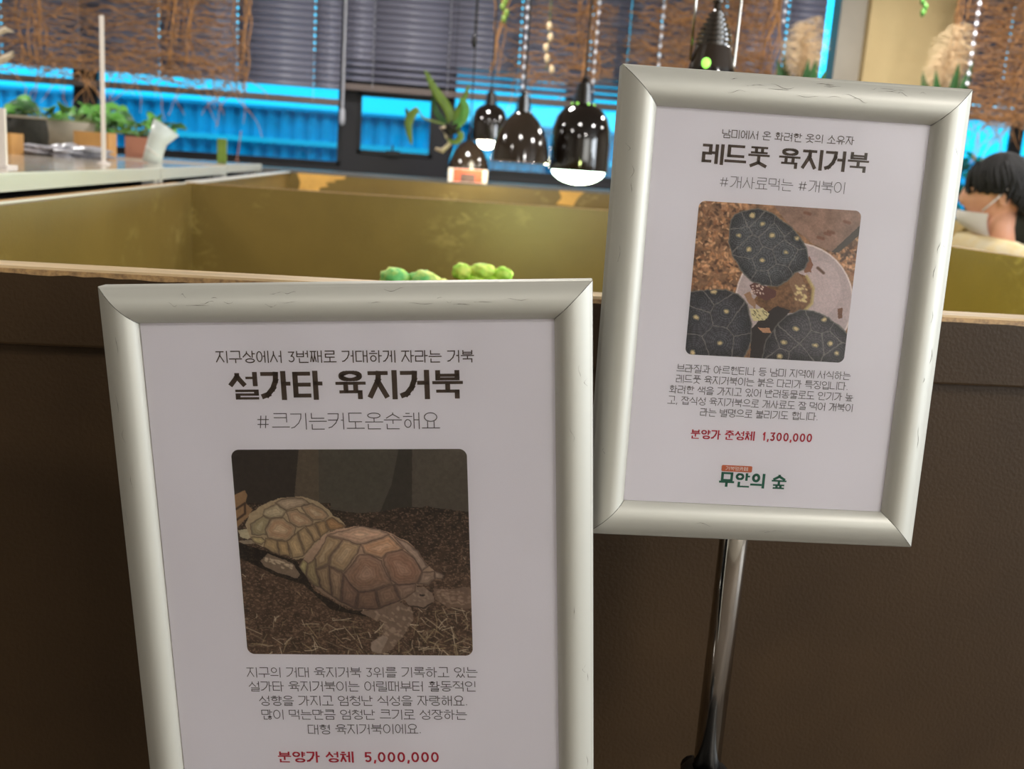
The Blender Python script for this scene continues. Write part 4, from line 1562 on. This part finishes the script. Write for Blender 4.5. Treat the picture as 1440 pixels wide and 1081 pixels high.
class Art:
    def __init__(s, corners, nx, ny):
        TL, TR, BR, BL = [np.array(c, float) for c in corners]
        u, v = np.meshgrid(np.linspace(0, 1, nx), np.linspace(0, 1, ny))
        # projective map of unit square
        def hom(c):
            (x0, y0), (x1, y1), (x2, y2), (x3, y3) = c
            dx1, dx2, dx3 = x1 - x2, x3 - x2, x0 - x1 + x2 - x3
            dy1, dy2, dy3 = y1 - y2, y3 - y2, y0 - y1 + y2 - y3
            den = dx1 * dy2 - dx2 * dy1
            g = (dx3 * dy2 - dx2 * dy3) / den
            h = (dx1 * dy3 - dx3 * dy1) / den
            return (x1 - x0 + g * x1, x3 - x0 + h * x3, x0, y1 - y0 + g * y1, y3 - y0 + h * y3, y0, g, h)
        a, b, c, d, e, f, g, h = hom([TL, TR, BR, BL])
        den = g * u + h * v + 1
        s.x = (a * u + b * v + c) / den
        s.y = (d * u + e * v + f) / den
        s.u, s.v = u, v
        s.c = np.zeros((ny, nx, 3))
        s.nx, s.ny = nx, ny

    def fill(s, mask, col, alpha=1.0):
        a = (mask * alpha)[..., None]
        s.c = s.c * (1 - a) + np.array(col, float) * a

    def tone(s, mask, k):
        s.c = np.where(mask[..., None], s.c * (k[..., None] if isinstance(k, np.ndarray) else k), s.c)

    def line(s, pts, w_, col, alpha=1.0, closed=False):
        d = dpoly(s.x, s.y, pts, closed)
        s.fill(np.clip(1.5 - d / w_, 0, 1), col, alpha)

    def scute(s, poly, col, ring, seam, rw=9.0, ra=.14, cen=None):
        m_ = inpoly(s.x, s.y, poly)
        d = dpoly(s.x, s.y, poly)
        nz = fbm(s.x, s.y, 60, 91)
        dd = d + 26 * (nz - .5)
        dm = d[m_].max() if m_.any() else 1
        t = np.clip(d / dm, 0, 1)
        base = np.array(col, float)[None, None, :] * (0.86 + 0.18 * t[..., None])
        base = base * (1 - ra * (0.5 + 0.5 * np.sin(dd / rw * 2 * PI)))[..., None]
        if ring is not None:
            k = np.exp(-((t - .45) / .28) ** 2)[..., None] * .55
            base = base * (1 - k) + np.array(ring, float) * (1 - ra * .8 * (0.5 + 0.5 * np.sin(dd / rw * 2 * PI)))[..., None] * k
        s.c = np.where(m_[..., None], base, s.c)
        s.fill(np.clip(1 - d / 12, 0, 1) * m_, seam, .28)
        s.fill(np.clip(1.5 - d / 2.4, 0, 1), seam, .5)

    def mesh(s, name, w_, h_, rad, y, parent, zc, xc):
        nx, ny = s.nx, s.ny
        me = bpy.data.meshes.new(name)
        X = (s.u - .5) * w_
        Z = (.5 - s.v) * h_
        # rounded corners: pull border verts in
        ax, az = np.abs(X), np.abs(Z)
        cx_, cz = w_ / 2 - rad, h_ / 2 - rad
        ox, oz = np.maximum(ax - cx_, 0), np.maximum(az - cz, 0)
        dist = np.hypot(ox, oz)
        mx_ = np.maximum(ox, oz)
        k = np.where((ox > 0) & (oz > 0), mx_ / np.maximum(dist, 1e-9), 1)
        X = np.where((ox > 0) & (oz > 0), np.sign(X) * (cx_ + ox * k), X)
        Z = np.where((ox > 0) & (oz > 0), np.sign(Z) * (cz + oz * k), Z)
        vs = np.stack([X + xc, np.full_like(X, y), Z + zc], -1).reshape(-1, 3)
        idx = np.arange(nx * ny).reshape(ny, nx)
        f_ = np.stack([idx[:-1, :-1], idx[1:, :-1], idx[1:, 1:], idx[:-1, 1:]], -1).reshape(-1, 4)
        me.vertices.add(len(vs))
        me.vertices.foreach_set('co', vs.ravel())
        me.loops.add(f_.size)
        me.loops.foreach_set('vertex_index', f_.ravel())
        me.polygons.add(len(f_))
        me.polygons.foreach_set('loop_start', np.arange(len(f_)) * 4)
        me.update(calc_edges=True)
        ca_ = me.color_attributes.new('Print', 'FLOAT_COLOR', 'POINT')
        c = np.clip(s.c, 0, 255) / 255
        c = np.where(c <= .04045, c / 12.92, ((c + .055) / 1.055) ** 2.4)
        rgba = np.concatenate([c.reshape(-1, 3), np.ones((nx * ny, 1))], 1)
        ca_.data.foreach_set('color', rgba.ravel().astype(np.float32))
        me.materials.append(M['print'])
        o = bpy.data.objects.new(name, me)
        COL.objects.link(o)
        o.parent = parent
        return o


def art_sulcata():
    A = Art([(85, 45), (1203, 45), (1232, 1025), (155, 1027)], 400, 360)
    x, y = A.x, A.y
    r = random.Random(5)
    one = np.ones(x.shape)
    A.fill(one, (66, 60, 50))
    A.fill(x < 410 - (y - 45) * .1, (46, 38, 32))
    A.fill((x > 410 - (y - 45) * .1) & (x < 505), (78, 66, 52))
    A.fill(inpoly(x, y, [(885, 40), (948, 40), (945, 345), (770, 385), (800, 330), (850, 210)]), (48, 42, 35))
    A.fill(x > 947, (72, 64, 54))
    A.c *= (0.95 + .1 * fbm(x, y, 200, 3))[..., None]
    # substrate
    edge = 330 + 14 * np.sin(x / 90) + 30 * (x > 560) * 0 + 20 * (fbm(x, y * 0 + 5, 60, 8) - .5)
    edge = np.where(x < 560, 300, edge + 0)
    g = y > edge
    n1 = fbm(x, y, 26, 21, 5)
    n2 = fbm(x, y * 1.6, 9, 31, 3)
    sb = np.array([78, 58, 44.])[None, None, :] * (0.45 + .65 * n1 + .45 * (n2 - .3))[..., None]
    lt = np.clip((y - 330) / 330, 0, 1)[..., None]
    sb = sb * (.68 + .38 * lt)
    A.c = np.where(g[..., None], sb, A.c)
    sp = (n2 > .63) & g
    A.fill(sp, (132, 104, 82), .45)
    A.fill(inpoly(x, y, [(98, 262), (150, 238), (162, 262), (152, 300), (186, 330), (172, 356), (130, 400), (105, 420)]), (122, 92, 62))
    A.line([(105, 330), (150, 300), (150, 350), (110, 380)], 5, (60, 42, 30))
    # straw
    for k in range(190):
        if k < 120:
            px, py = r.uniform(150, 1230), r.uniform(850, 1020)
        elif k < 165:
            px, py = r.uniform(950, 1230), r.uniform(790, 1010)
        else:
            px, py = r.uniform(130, 1200), r.uniform(480, 860)
        L = r.uniform(25, 85) * (1 if k < 165 else .4)
        an = r.uniform(0, PI)
        c = r.choice([(150, 132, 108), (176, 158, 132), (112, 96, 74), (136, 118, 86)])
        bx = 20 * r.uniform(-1, 1)
        A.line([(px, py), (px + L * .5 * math.cos(an) + bx * .3, py + L * .5 * math.sin(an) + bx * .3), (px + L * math.cos(an), py + L * math.sin(an))], r.uniform(1.3, 2.6), c, .75)
    # shadows under shells
    A.tone(inpoly(x, y, [(120, 490), (250, 530), (400, 580), (480, 720), (640, 810), (900, 830), (820, 860), (560, 810), (430, 690), (300, 650), (120, 560)]), .5)
    # rear tortoise: leg, head (edges gently warped so they read as organic)
    A.x = x = A.x + 16 * (fbm(A.x, A.y, 70, 301, 3) - .5) + 5 * (fbm(A.x, A.y, 18, 305, 2) - .5)
    A.y = y = A.y + 16 * (fbm(A.x, A.y, 70, 311, 3) - .5) + 5 * (fbm(A.x, A.y, 18, 315, 2) - .5)
    A.fill(inpoly(x, y, [(222, 575), (258, 538), (380, 588), (412, 640), (400, 662), (330, 640), (240, 602)]), (104, 86, 70))
    for k in range(26):
        px, py = r.uniform(235, 375), 0
        py = 560 + (px - 235) * .33 + r.uniform(-12, 18)
        A.line([(px, py), (px + 8, py + 3)], 4, (168, 148, 122), .7)
    A.fill(inpoly(x, y, [(118, 432), (158, 424), (182, 460), (160, 474), (128, 462)]), (150, 138, 110))
    A.fill(inpoly(x, y, [(118, 486), (175, 474), (205, 492), (150, 500)]), (120, 104, 86))
    sh = [(152, 402), (175, 352), (212, 318), (280, 288), (350, 270), (430, 272), (500, 292), (545, 325), (568, 362), (600, 372), (630, 402), (622, 418), (560, 432), (505, 470), (440, 552), (400, 566), (340, 552), (282, 530), (232, 508), (190, 488), (168, 452)]
    A.fill(inpoly(x, y, sh), (140, 120, 92))
    seam = (66, 52, 42)
    for poly, c, rg in [
        ([(262, 468), (245, 430), (275, 375), (332, 366), (390, 418), (386, 450), (350, 480), (302, 476)], (166, 142, 112), (138, 98, 70)),
        ([(345, 338), (402, 328), (440, 350), (476, 386), (466, 408), (400, 420), (366, 392)], (164, 140, 110), (140, 104, 78)),
        ([(420, 314), (470, 300), (522, 326), (548, 362), (522, 380), (477, 380), (442, 346)], (158, 136, 108), (140, 104, 74)),
        ([(175, 402), (235, 356), (270, 378), (246, 430), (252, 456), (182, 452)], (148, 134, 104), (124, 108, 76)),
        ([(240, 330), (302, 305), (345, 335), (326, 364), (272, 374), (232, 354)], (160, 142, 112), None),
        ([(290, 300), (350, 273), (422, 280), (462, 300), (420, 314), (345, 334)], (152, 130, 106), None),
        ([(252, 470), (305, 480), (312, 545), (240, 512)], (150, 124, 88), None), ([(305, 480), (352, 484), (372, 556), (316, 548)], (152, 124, 86), None),
        ([(352, 482), (400, 440), (436, 545), (380, 560)], (156, 130, 94), None), ([(402, 438), (432, 420), (480, 480), (440, 545)], (150, 124, 90), None),
        ([(436, 416), (480, 396), (510, 462), (482, 482)], (152, 124, 90), None), ([(484, 394), (530, 382), (552, 430), (512, 460)], (148, 118, 82), None),
        ([(534, 380), (566, 368), (628, 404), (616, 418), (556, 430)], (150, 112, 74), None), ([(178, 462), (230, 464), (250, 484), (228, 500), (190, 486)], (160, 140, 98), None)]:
        A.scute(poly, c, rg, seam, 10, .10)
    # front tortoise
    A.fill(inpoly(x, y, [(1045, 706), (1210, 698), (1225, 712), (1225, 800), (1110, 792), (1050, 760)]), (98, 76, 62))
    A.fill(inpoly(x, y, [(700, 822), (880, 772), (940, 800), (952, 850), (905, 930), (850, 1000), (795, 1024), (750, 1002), (752, 965), (800, 930), (812, 866), (760, 850)]), (104, 84, 70))
    for k in range(80):
        px, py = r.uniform(770, 940), r.uniform(790, 990)
        if 700 < px + (py - 900) * .5 < 930:
            A.line([(px, py), (px + 6, py + 4)], 4.5, (146, 122, 102), .55)
        px, py = r.uniform(1060, 1220), r.uniform(706, 780)
        A.line([(px, py), (px + 6, py + 2)], 4, (134, 110, 92), .5)
    A.fill(inpoly(x, y, [(755, 965), (800, 930), (830, 945), (800, 1018), (752, 1002)]), (140, 122, 108), .6)
    A.fill(inpoly(x, y, [(900, 752), (958, 704), (1002, 698), (1040, 730), (1048, 772), (1012, 806), (965, 798), (918, 778)]), (110, 90, 76))
    A.line([(950, 790), (1000, 798), (1040, 780)], 3.5, (50, 38, 32))
    A.line([(985, 735), (1000, 738)], 5, (40, 30, 26))
    for k in range(16):
        px, py = r.uniform(945, 1020), r.uniform(712, 770)
        A.line([(px, py), (px + 5, py + 3)], 4, (142, 120, 102), .5)
    sh = [(410, 600), (430, 565), (480, 490), (540, 445), (600, 420), (690, 410), (780, 420), (850, 445), (930, 490), (980, 530), (1022, 595), (1050, 622), (1098, 640), (1090, 656), (1052, 662), (1022, 690), (966, 692), (960, 722), (920, 752), (850, 790), (760, 808), (690, 814), (620, 790), (540, 745), (490, 710), (448, 660)]
    A.fill(inpoly(x, y, sh), (134, 108, 88))
    seam = (64, 48, 42)
    for poly, c, rg in [
        ([(545, 450), (640, 425), (700, 411), (790, 424), (842, 449), (700, 495), (615, 470)], (156, 130, 108), (140, 106, 86)),
        ([(480, 560), (545, 455), (615, 475), (555, 560), (547, 592), (490, 620)], (144, 122, 94), (128, 100, 70)),
        ([(620, 472), (700, 496), (690, 540), (622, 628), (550, 600), (560, 558)], (150, 126, 98), (140, 112, 80)),
        ([(702, 494), (836, 452), (905, 520), (822, 545), (800, 565), (720, 540)], (160, 128, 102), (146, 104, 74)),
        ([(620, 640), (700, 545), (745, 548), (800, 576), (830, 640), (852, 680), (760, 716), (690, 722), (640, 690)], (148, 116, 96), (118, 84, 64)),
        ([(806, 570), (830, 536), (900, 524), (960, 560), (992, 625), (966, 682), (880, 688), (846, 664)], (146, 112, 92), (116, 80, 62)),
        ([(850, 450), (902, 480), (975, 526), (1022, 600), (992, 622), (960, 560), (908, 518)], (140, 116, 100), None),
        ([(440, 650), (450, 590), (484, 565), (492, 622), (508, 705), (480, 696)], (140, 120, 86), None), ([(412, 602), (430, 566), (452, 585), (438, 648)], (158, 142, 96), None),
        ([(494, 622), (548, 596), (560, 740), (510, 706)], (140, 114, 86), None), ([(550, 602), (618, 632), (606, 770), (562, 744)], (140, 112, 88), None),
        ([(620, 645), (688, 724), (680, 808), (610, 774)], (132, 100, 82), None), ([(692, 724), (772, 716), (790, 800), (684, 810)], (136, 102, 82), None),
        ([(776, 714), (856, 684), (885, 765), (794, 800)], (138, 106, 86), None), ([(860, 684), (962, 686), (956, 722), (888, 762)], (142, 112, 94), None),
        ([(970, 684), (994, 626), (1052, 624), (1056, 662), (1022, 688)], (140, 114, 96), None), ([(1050, 622), (1098, 640), (1090, 656), (1056, 660)], (142, 118, 100), None)]:
        A.scute(poly, c, rg, seam, 13, .11)
    ms = inpoly(x, y, sh)
    A.tone(ms, 1.16 - .42 * np.clip((y - 420) / 380, 0, 1) + .06 * np.clip((x - 500) / 400, 0, 1))
    A.c *= (0.90 + .2 * fbm(x, y, 14, 77, 3))[..., None]
    g_ = A.c.mean(-1, keepdims=True)
    A.c = (g_ + (A.c - g_) * .85) * 1.30 + 2
    return A


def art_redfoot():
    A = Art([(180, 52), (1135, 102), (1040, 1000), (108, 955)], 320, 300)
    x, y = A.x, A.y
    r = random.Random(6)
    one = np.ones(x.shape)
    n1 = fbm(x, y, 40, 41, 4)
    A.c = np.array([140, 100, 70.])[None, None, :] * (0.45 + 1.0 * n1)[..., None]
    for k in range(520):
        px, py = r.uniform(110, 480), r.uniform(50, 600)
        if k > 400:
            px, py = r.uniform(980, 1120), r.uniform(220, 470)
        an = r.uniform(0, PI)
        L = r.uniform(8, 22)
        A.line([(px, py), (px + L * math.cos(an), py + L * math.sin(an))], r.uniform(4, 8), r.choice([(176, 120, 76), (200, 146, 98), (90, 58, 38), (140, 88, 54), (66, 44, 32), (214, 166, 120)]), .7)
    A.fill(inpoly(x, y, [(600, 55), (1140, 100), (1130, 190), (960, 345), (850, 300), (700, 180)]), (138, 106, 90))
    bd = inpoly(x, y, [(600, 55), (1140, 100), (1130, 190), (960, 345), (850, 300), (700, 180)])
    A.tone(bd, .8 + .4 * fbm(x, y, 50, 61))
    A.fill(inpoly(x, y, [(1128, 185), (1130, 240), (1000, 350), (960, 345)]), (70, 62, 54))
    for px, py in ((800, 115), (920, 235), (1035, 165), (880, 260), (940, 225)):
        A.line([(px, py), (px + 30, py + 8)], 9, (112, 66, 46), .7)
    # dish
    dish = arc(745, 640, 345, 345, 0, 2 * PI, 40)
    A.fill(inpoly(x, y, dish), (170, 152, 152))
    A.tone(inpoly(x, y, dish), .92 + .16 * fbm(x, y, 120, 62))
    A.line(dish, 5, (206, 192, 188), .9, True)
    A.fill(inpoly(x, y, arc(900, 560, 120, 160, 0, 2 * PI, 24)), (186, 166, 166), .5)
    food = [(500, 640), (560, 560), (760, 470), (815, 490), (856, 560), (848, 650), (800, 700), (600, 720)]
    A.fill(inpoly(x, y, food), (116, 80, 52))
    A.tone(inpoly(x, y, food), .6 + .8 * fbm(x, y, 20, 63))
    A.line(food[3:7], 9, (178, 158, 96), .8)
    A.line([(880, 440), (915, 470)], 8, (96, 66, 50))
    A.fill(inpoly(x, y, [(1000, 680), (1030, 672), (1028, 735), (1004, 740)]), (112, 74, 54))

    def tort(poly, cens, spots, base=(66, 64, 68), R0=78):
        x, y = A.x, A.y
        m_ = inpoly(x, y, poly)
        ds = np.stack([np.hypot(x - a, (y - b) * 1.0) for a, b in cens])
        so = np.sort(ds, 0)
        i0 = np.argmin(ds, 0)
        d1, d2 = so[0], so[1]
        nz = fbm(x, y, 30, 70)
        ring = .5 + .5 * np.sin((d1 + 14 * nz) / 9 * 2 * PI / 1.3)
        an = np.arctan2(y - np.array([c[1] for c in cens])[i0], x - np.array([c[0] for c in cens])[i0])
        rad = .5 + .5 * np.sin(an * 16)
        c = np.array(base, float)[None, None, :] * (.62 + .34 * ring + .22 * rad * (d1 > 38) + .3 * (nz - .5))[..., None]
        c = c + np.array([20, 17, 18.]) * np.clip(d1 / 90, 0, 1)[..., None]
        A.c = np.where(m_[..., None], c, A.c)
        A.tone(m_, 1.12 - .34 * np.clip(d1 / 80, 0, 1))
        A.tone(m_, .72 + .36 * np.clip(dpoly(x, y, poly) / 80, 0, 1))
        A.fill(m_ & (d2 - d1 < 5), (128, 120, 116), .62)
        for j in spots:
            a, b = cens[j]
            q = np.hypot((x - a) / 1.2, y - b) + 14 * (nz - .5)
            A.fill(m_ & (q < 15), (150, 132, 96), .8)
            A.fill(m_ & (q < 9), (206, 182, 130), .8)
        A.line(poly, 4, (98, 94, 88), .8, True)
        return m_

    A.x = x = A.x + 16 * (fbm(A.x, A.y, 70, 301, 3) - .5) + 6 * (fbm(A.x, A.y, 18, 305, 2) - .5)
    A.y = y = A.y + 16 * (fbm(A.x, A.y, 70, 311, 3) - .5) + 6 * (fbm(A.x, A.y, 18, 315, 2) - .5)
    # heads and legs of the top one
    A.fill(inpoly(x, y, [(700, 470), (770, 465), (812, 545), (822, 600), (800, 645), (760, 632), (722, 560)]), (134, 98, 72))
    for k in range(26):
        px, py = r.uniform(742, 812), r.uniform(545, 636)
        A.line([(px, py), (px + 7, py + 4)], 6, (206, 186, 130), .8)
    A.fill(inpoly(x, y, [(478, 545), (505, 528), (640, 580), (634, 618), (570, 634), (505, 600)]), (96, 58, 52))
    for k in range(30):
        px, py = r.uniform(490, 560), r.uniform(540, 600)
        A.line([(px, py), (px + 2, py + 2)], 3.5, (214, 190, 176), .8)
    A.fill(inpoly(x, y, [(800, 400), (830, 370), (850, 420), (838, 468), (800, 466)]), (130, 84, 62))
    A.fill(inpoly(x, y, [(560, 715), (650, 668), (720, 690), (650, 790), (600, 860), (560, 980), (490, 970), (495, 800)]), (48, 40, 40))
    A.fill(inpoly(x, y, [(450, 600), (480, 582), (520, 650), (515, 690), (480, 660)]), (150, 112, 84))
    A.fill(inpoly(x, y, [(484, 690), (558, 678), (600, 714), (572, 750), (505, 756)]), (192, 180, 132))
    for k in range(14):
        px, py = r.uniform(490, 585), r.uniform(690, 745)
        A.line([(px, py), (px + 10, py + 9)], 2, (84, 74, 54), .8)
    A.fill(inpoly(x, y, [(530, 790), (600, 800), (612, 830), (560, 822)]), (176, 126, 92))
    tort([(358, 220), (370, 165), (395, 130), (440, 108), (520, 93), (600, 115), (660, 160), (725, 205), (775, 262), (812, 330), (822, 400), (800, 445), (745, 468), (700, 520), (645, 552), (560, 548), (490, 520), (430, 462), (380, 375), (352, 295)],
         [(490, 135), (550, 186), (612, 250), (692, 350), (555, 398), (475, 332), (412, 256), (692, 186), (758, 266), (400, 170), (640, 500), (450, 440), (790, 400), (560, 520)], [0, 1, 2, 3, 4, 5, 6, 8], (78, 80, 84))
    tort([(128, 592), (240, 574), (340, 575), (420, 600), (470, 662), (492, 760), (495, 870), (458, 975), (100, 960)],
         [(270, 585), (343, 702), (168, 736), (316, 886), (150, 945), (440, 770), (460, 900), (200, 640)], [0, 1, 2, 3, 4], (66, 66, 72))
    tort([(585, 868), (640, 790), (700, 722), (780, 690), (862, 694), (940, 732), (1020, 790), (1062, 832), (1045, 1005), (560, 985), (570, 920)],
         [(756, 796), (918, 744), (870, 896), (686, 880), (664, 960), (962, 886), (1003, 942), (1030, 810), (620, 900), (770, 975)], [0, 1, 2, 3, 4, 5, 6], (72, 68, 72))
    A.c *= (0.92 + .16 * fbm(x, y, 7, 77, 2))[..., None]
    g_ = A.c.mean(-1, keepdims=True)
    A.c = (g_ + (A.c - g_) * .85) * 1.22
    return A


# ================================================================== THE TWO SNAP FRAMES
PW = 0.025


def snap_frame(rot, org, Wd, Ht, st_):
    m = Matrix(rot).to_4x4()
    m.translation = Vector(org) - st_.location
    o = st_
    prof = [(0, 0.012), (0, 0.001), (0.0006, 0.0), (0.0016, -0.0005), (0.0022, -0.0011), (0.006, -0.0040), (0.010, -0.0060), (0.0135, -0.0068), (0.017, -0.0064), (0.020, -0.0049), (0.0228, -0.0022), (PW, 0.0008), (PW, 0.0035)]
    for side in range(4):
        L = Wd if side in (0, 2) else Ht
        mb = MB()
        vs = []
        g = 0.00025
        nseg = 2
        for (u, w_) in prof:
            for s_ in (-1, 1):
                vs.append((s_ * (L / 2 - u - g), w_, -u))
        fs = []
        for i in range(len(prof) - 1):
            a = i * 2
            fs.append((a, a + 1, a + 3, a + 2))
        vsr = []
        a = -side * PI / 2
        off = (Ht if side in (0, 2) else Wd) / 2
        for (x, y, z) in vs:
            z2 = z + off
            vsr.append((x * math.cos(a) - z2 * math.sin(a), y, x * math.sin(a) + z2 * math.cos(a)))
        mb.add(vsr, fs)
        r_ = mb.build('frame_profile', M['alu'], o, smooth=True)
        fixn(r_)
        r_.matrix_local = m
    MB().box(-Wd / 2 + .001, Wd / 2 - .001, 0.0065, 0.012, -Ht / 2 + .001, Ht / 2 - .001).build('back_board', M['dark'], o).matrix_local = m
    # dark seam strips under the mitres
    q = MB()
    q.box(-Wd / 2 + 0.002, Wd / 2 - 0.002, 0.0045, 0.0064, -Ht / 2 + 0.002, Ht / 2 - 0.002)
    q.build('gasket', M['dark'], o).matrix_local = m
    ip = 0.0185
    us = [q[0] for q in prof[2:]]
    ws = [q[1] for q in prof[2:]]
    rr_ = random.Random(int(Wd * 1000))
    sc_ = MB()
    for k in range(34):
        side = 0 if k < 18 else (1 if k < 26 else (3 if k < 31 else 2))
        L = (Wd if side in (0, 2) else Ht) - 0.07
        t0 = rr_.uniform(-L / 2, L / 2)
        u0 = rr_.uniform(.004, .014)
        du = rr_.uniform(-.0015, .0015)
        ln = rr_.uniform(.003, .016)
        wd_ = rr_.uniform(.00006, .00016)
        a = -side * PI / 2
        off = (Ht if side in (0, 2) else Wd) / 2
        n_ = 7
        vs = []
        for i in range(n_):
            tt = i / (n_ - 1)
            x_ = t0 + ln * (tt - .5)
            for sg in (-1, 1):
                u_ = u0 + du * math.sin(tt * 5 + k) + rr_.uniform(-.0001, .0001) + sg * wd_ * math.sin(PI * (tt * .9 + .05))
                z2 = off - u_
                vs.append((x_ * math.cos(a) - z2 * math.sin(a), float(np.interp(u_, us, ws)) - 0.00012, x_ * math.sin(a) + z2 * math.cos(a)))
        sc_.add(vs, [(2 * i, 2 * i + 1, 2 * i + 3, 2 * i + 2) for i in range(n_ - 1)])
    sq_ = sc_.build('scratch_marks', M['scratch'], o)
    sq_.matrix_local = m
    sq_['kind'] = 'stuff'
    ps = MB().box(-Wd / 2 + ip, Wd / 2 - ip, 0.0032, 0.0040, -Ht / 2 + ip, Ht / 2 - ip).build('poster', M['paper'], o)
    ps.matrix_local = m
    MB().add([(-Wd / 2 + ip, 0.0016, -Ht / 2 + ip), (Wd / 2 - ip, 0.0016, -Ht / 2 + ip), (Wd / 2 - ip, 0.0016, Ht / 2 - ip), (-Wd / 2 + ip, 0.0016, Ht / 2 - ip)], [(0, 1, 2, 3)]).build('clear_cover', M['sheet'], o).matrix_local = m
    return ps


# ================================================================== THE SIGN STANDS
def stand(x, y, zjoin, ztop, label, brk):
    o = empty('sign_stand', (x, y, 0), 0, label, 'sign stand')
    MB().lathe([(0, 0), (0.118, 0), (0.12, 0.008), (0.105, 0.016), (0.02, 0.024), (0.02, 0.05), (0, 0.05)], 40).build('base_plate', M['black'], o, smooth=True)
    MB().lathe([(0.0155, 0.03), (0.0155, zjoin)], 28, cap=True).build('lower_tube', M['chrome'], o, smooth=True)
    MB().lathe([(0.0155, 0), (0.0185, 0.002), (0.0185, 0.022), (0.0205, 0.025), (0.0205, 0.037), (0.017, 0.042), (0.0112, 0.043)], 28, (0, 0, zjoin - 0.03)).build('height_collar', M['black'], o, smooth=True)
    MB().tube([(0, 0.018, zjoin - 0.008), (0, 0.036, zjoin - 0.008)], [0.006, 0.009], 12).build('clamp_knob', M['black'], o, smooth=True)
    MB().lathe([(0.0108, zjoin), (0.0108, ztop)], 32, cap=True).build('upper_tube', M['chrome'], o, smooth=True)
    MB().box(-0.03, 0.03, brk[0], brk[1], ztop - 0.06, ztop - 0.002).build('frame_bracket', M['black'], o)
    return o


pt = P(1030.4, 770, Y=0.705)
s2 = stand(pt.x, 0.705, P(1003, 1098, Y=0.705).z, 1.15, 'smaller silver sign at upper right on a chrome pole, three dark spotted tortoises pictured', (-0.03, -0.0105))
s1 = stand(0.03, 0.715, 0.62, 0.93, 'larger silver sign at lower left, poster picturing two brown tortoises', (-0.034, -0.0105))
R1 = ((0.98042, 0.17651, -0.08734), (-0.17705, 0.9842, 0.00159), (0.08624, 0.01391, 0.99618))
T1 = (-0.00348, 0.66537, 0.94704)
R2 = ((0.99723, 0.07435, -0.00053), (-0.07427, 0.99646, 0.03947), (0.00347, -0.03932, 0.99922))
T2 = (0.2727, 0.66146, 1.1631)
f1 = snap_frame(R1, T1, 0.3276, 0.4484, s1)
f2 = snap_frame(R2, T2, 0.2382, 0.3219, s2)
YT_ = 0.00300
YI = 0.00305
# poster one
text_line('subtitle_lettering', '지구상에서 3번째로 거대하게 자라는 거북', -.08922, .08557, .17490, .0084, .085, M['ink'], f1, YT_, slope=-.001)
text_line('title_lettering', '설가타 육지거북', -.08212, .07811, .15547, .02095, .17, M['ink'], f1, YT_, .128)
text_line('hashtag_lettering', '#크기는커도온순해요', -.06469, .06129, .13050, .0116, .05, M['ink_thin'], f1, YT_)
A1 = art_sulcata()
A1.mesh('tortoise_picture', .1625, .1525, .0055, YI, f1, .0344, -.0026)
for nm, tx, a, b, z, h in (('body_lettering', '지구의 거대 육지거북 3위를 기록하고 있는', -.08596, .08183, -.05546, .0080),
                           ('body_lettering', '설가타 육지거북이는 어릴때부터 활동적인', -.08517, .08063, -.06648, .0080),
                           ('body_lettering', '성향을 가지고 엄청난 식성을 자랑해요.', -.07846, .07426, -.07790, .0080),
                           ('body_lettering', '많이 먹는만큼 엄청난 크기로 성장하는', -.07762, .07328, -.08895, .0080),
                           ('body_lettering', '대형 육지거북이에요.', -.04415, .03991, -.10059, .0080)):
    text_line(nm, tx, a, b, z, h, .07, M['ink_thin'], f1, YT_, slope=.0017)
text_line('price_lettering', '분양가 성체  5,000,000', -.06789, .05244, -.12327, .0094, .15, M['ink_red'], f1, YT_, .12, slope=.0017)
# poster two
sl = .0011
text_line('subtitle_lettering', '남미에서 온 화려한 옷의 소유자', -.04812, .04308, .12170, .0057, .085, M['ink'], f2, YT_, slope=sl)
text_line('title_lettering', '레드풋 육지거북', -.06088, .05535, .10782, .0142, .165, M['ink'], f2, YT_, .125, slope=sl)
text_line('hashtag_lettering', '#개사료먹는 #개북이', -.04674, .04108, .09018, .0079, .05, M['ink_thin'], f2, YT_, slope=sl)
A2 = art_redfoot()
A2.mesh('tortoise_picture', .1130, .1053, .0045, YI, f2, .0234, -.0027)
for tx, a, b, z in (('브라질과 아르헨티나 등 남미 지역에 서식하는', -.06428, .06010, -.03874),
                    ('레드풋 육지거북이는 붉은 다리가 특징입니다.', -.06414, .05938, -.04624),
                    ('화려한 색을 가지고 있어 반려동물로도 인기가 높', -.06818, .06382, -.05385),
                    ('고, 잡식성 육지거북으로 개사료도 잘 먹어 개북이', -.06870, .06476, -.06151),
                    ('라는 별명으로 불리기도 합니다.', -.04487, .04038, -.06903)):
    text_line('body_lettering', tx, a, b, z, .0058, .075, M['ink_thin'], f2, YT_, slope=.001)
text_line('price_lettering', '분양가 준성체  1,300,000', -.05012, .03816, -.08482, .0070, .15, M['ink_red'], f2, YT_, .12, slope=.0015)


def rrect(x0, x1, z0, z1, r, y):
    vs = []
    for cx_, cz, a0 in ((x1 - r, z1 - r, 0), (x0 + r, z1 - r, PI / 2), (x0 + r, z0 + r, PI), (x1 - r, z0 + r, 3 * PI / 2)):
        for k in range(5):
            a = a0 + PI / 2 * k / 4
            vs.append((cx_ + r * math.cos(a), y, cz + r * math.sin(a)))
    return MB().add(vs, [tuple(range(len(vs)))])


rrect(-.02538, -.00326, -.11150, -.10690, .001, .00305).build('logo_tag', M['ink_orange'], f2)
text_line('logo_tag_lettering', '거북멍카페', -.0226, -.0062, -.10915, .0029, .12, M['ink_white'], f2, .00300, .10)
text_line('logo_lettering', '무안의 숲', -.02648, .02282, -.11739, .0112, .17, M['ink_green'], f2, YT_, .135)
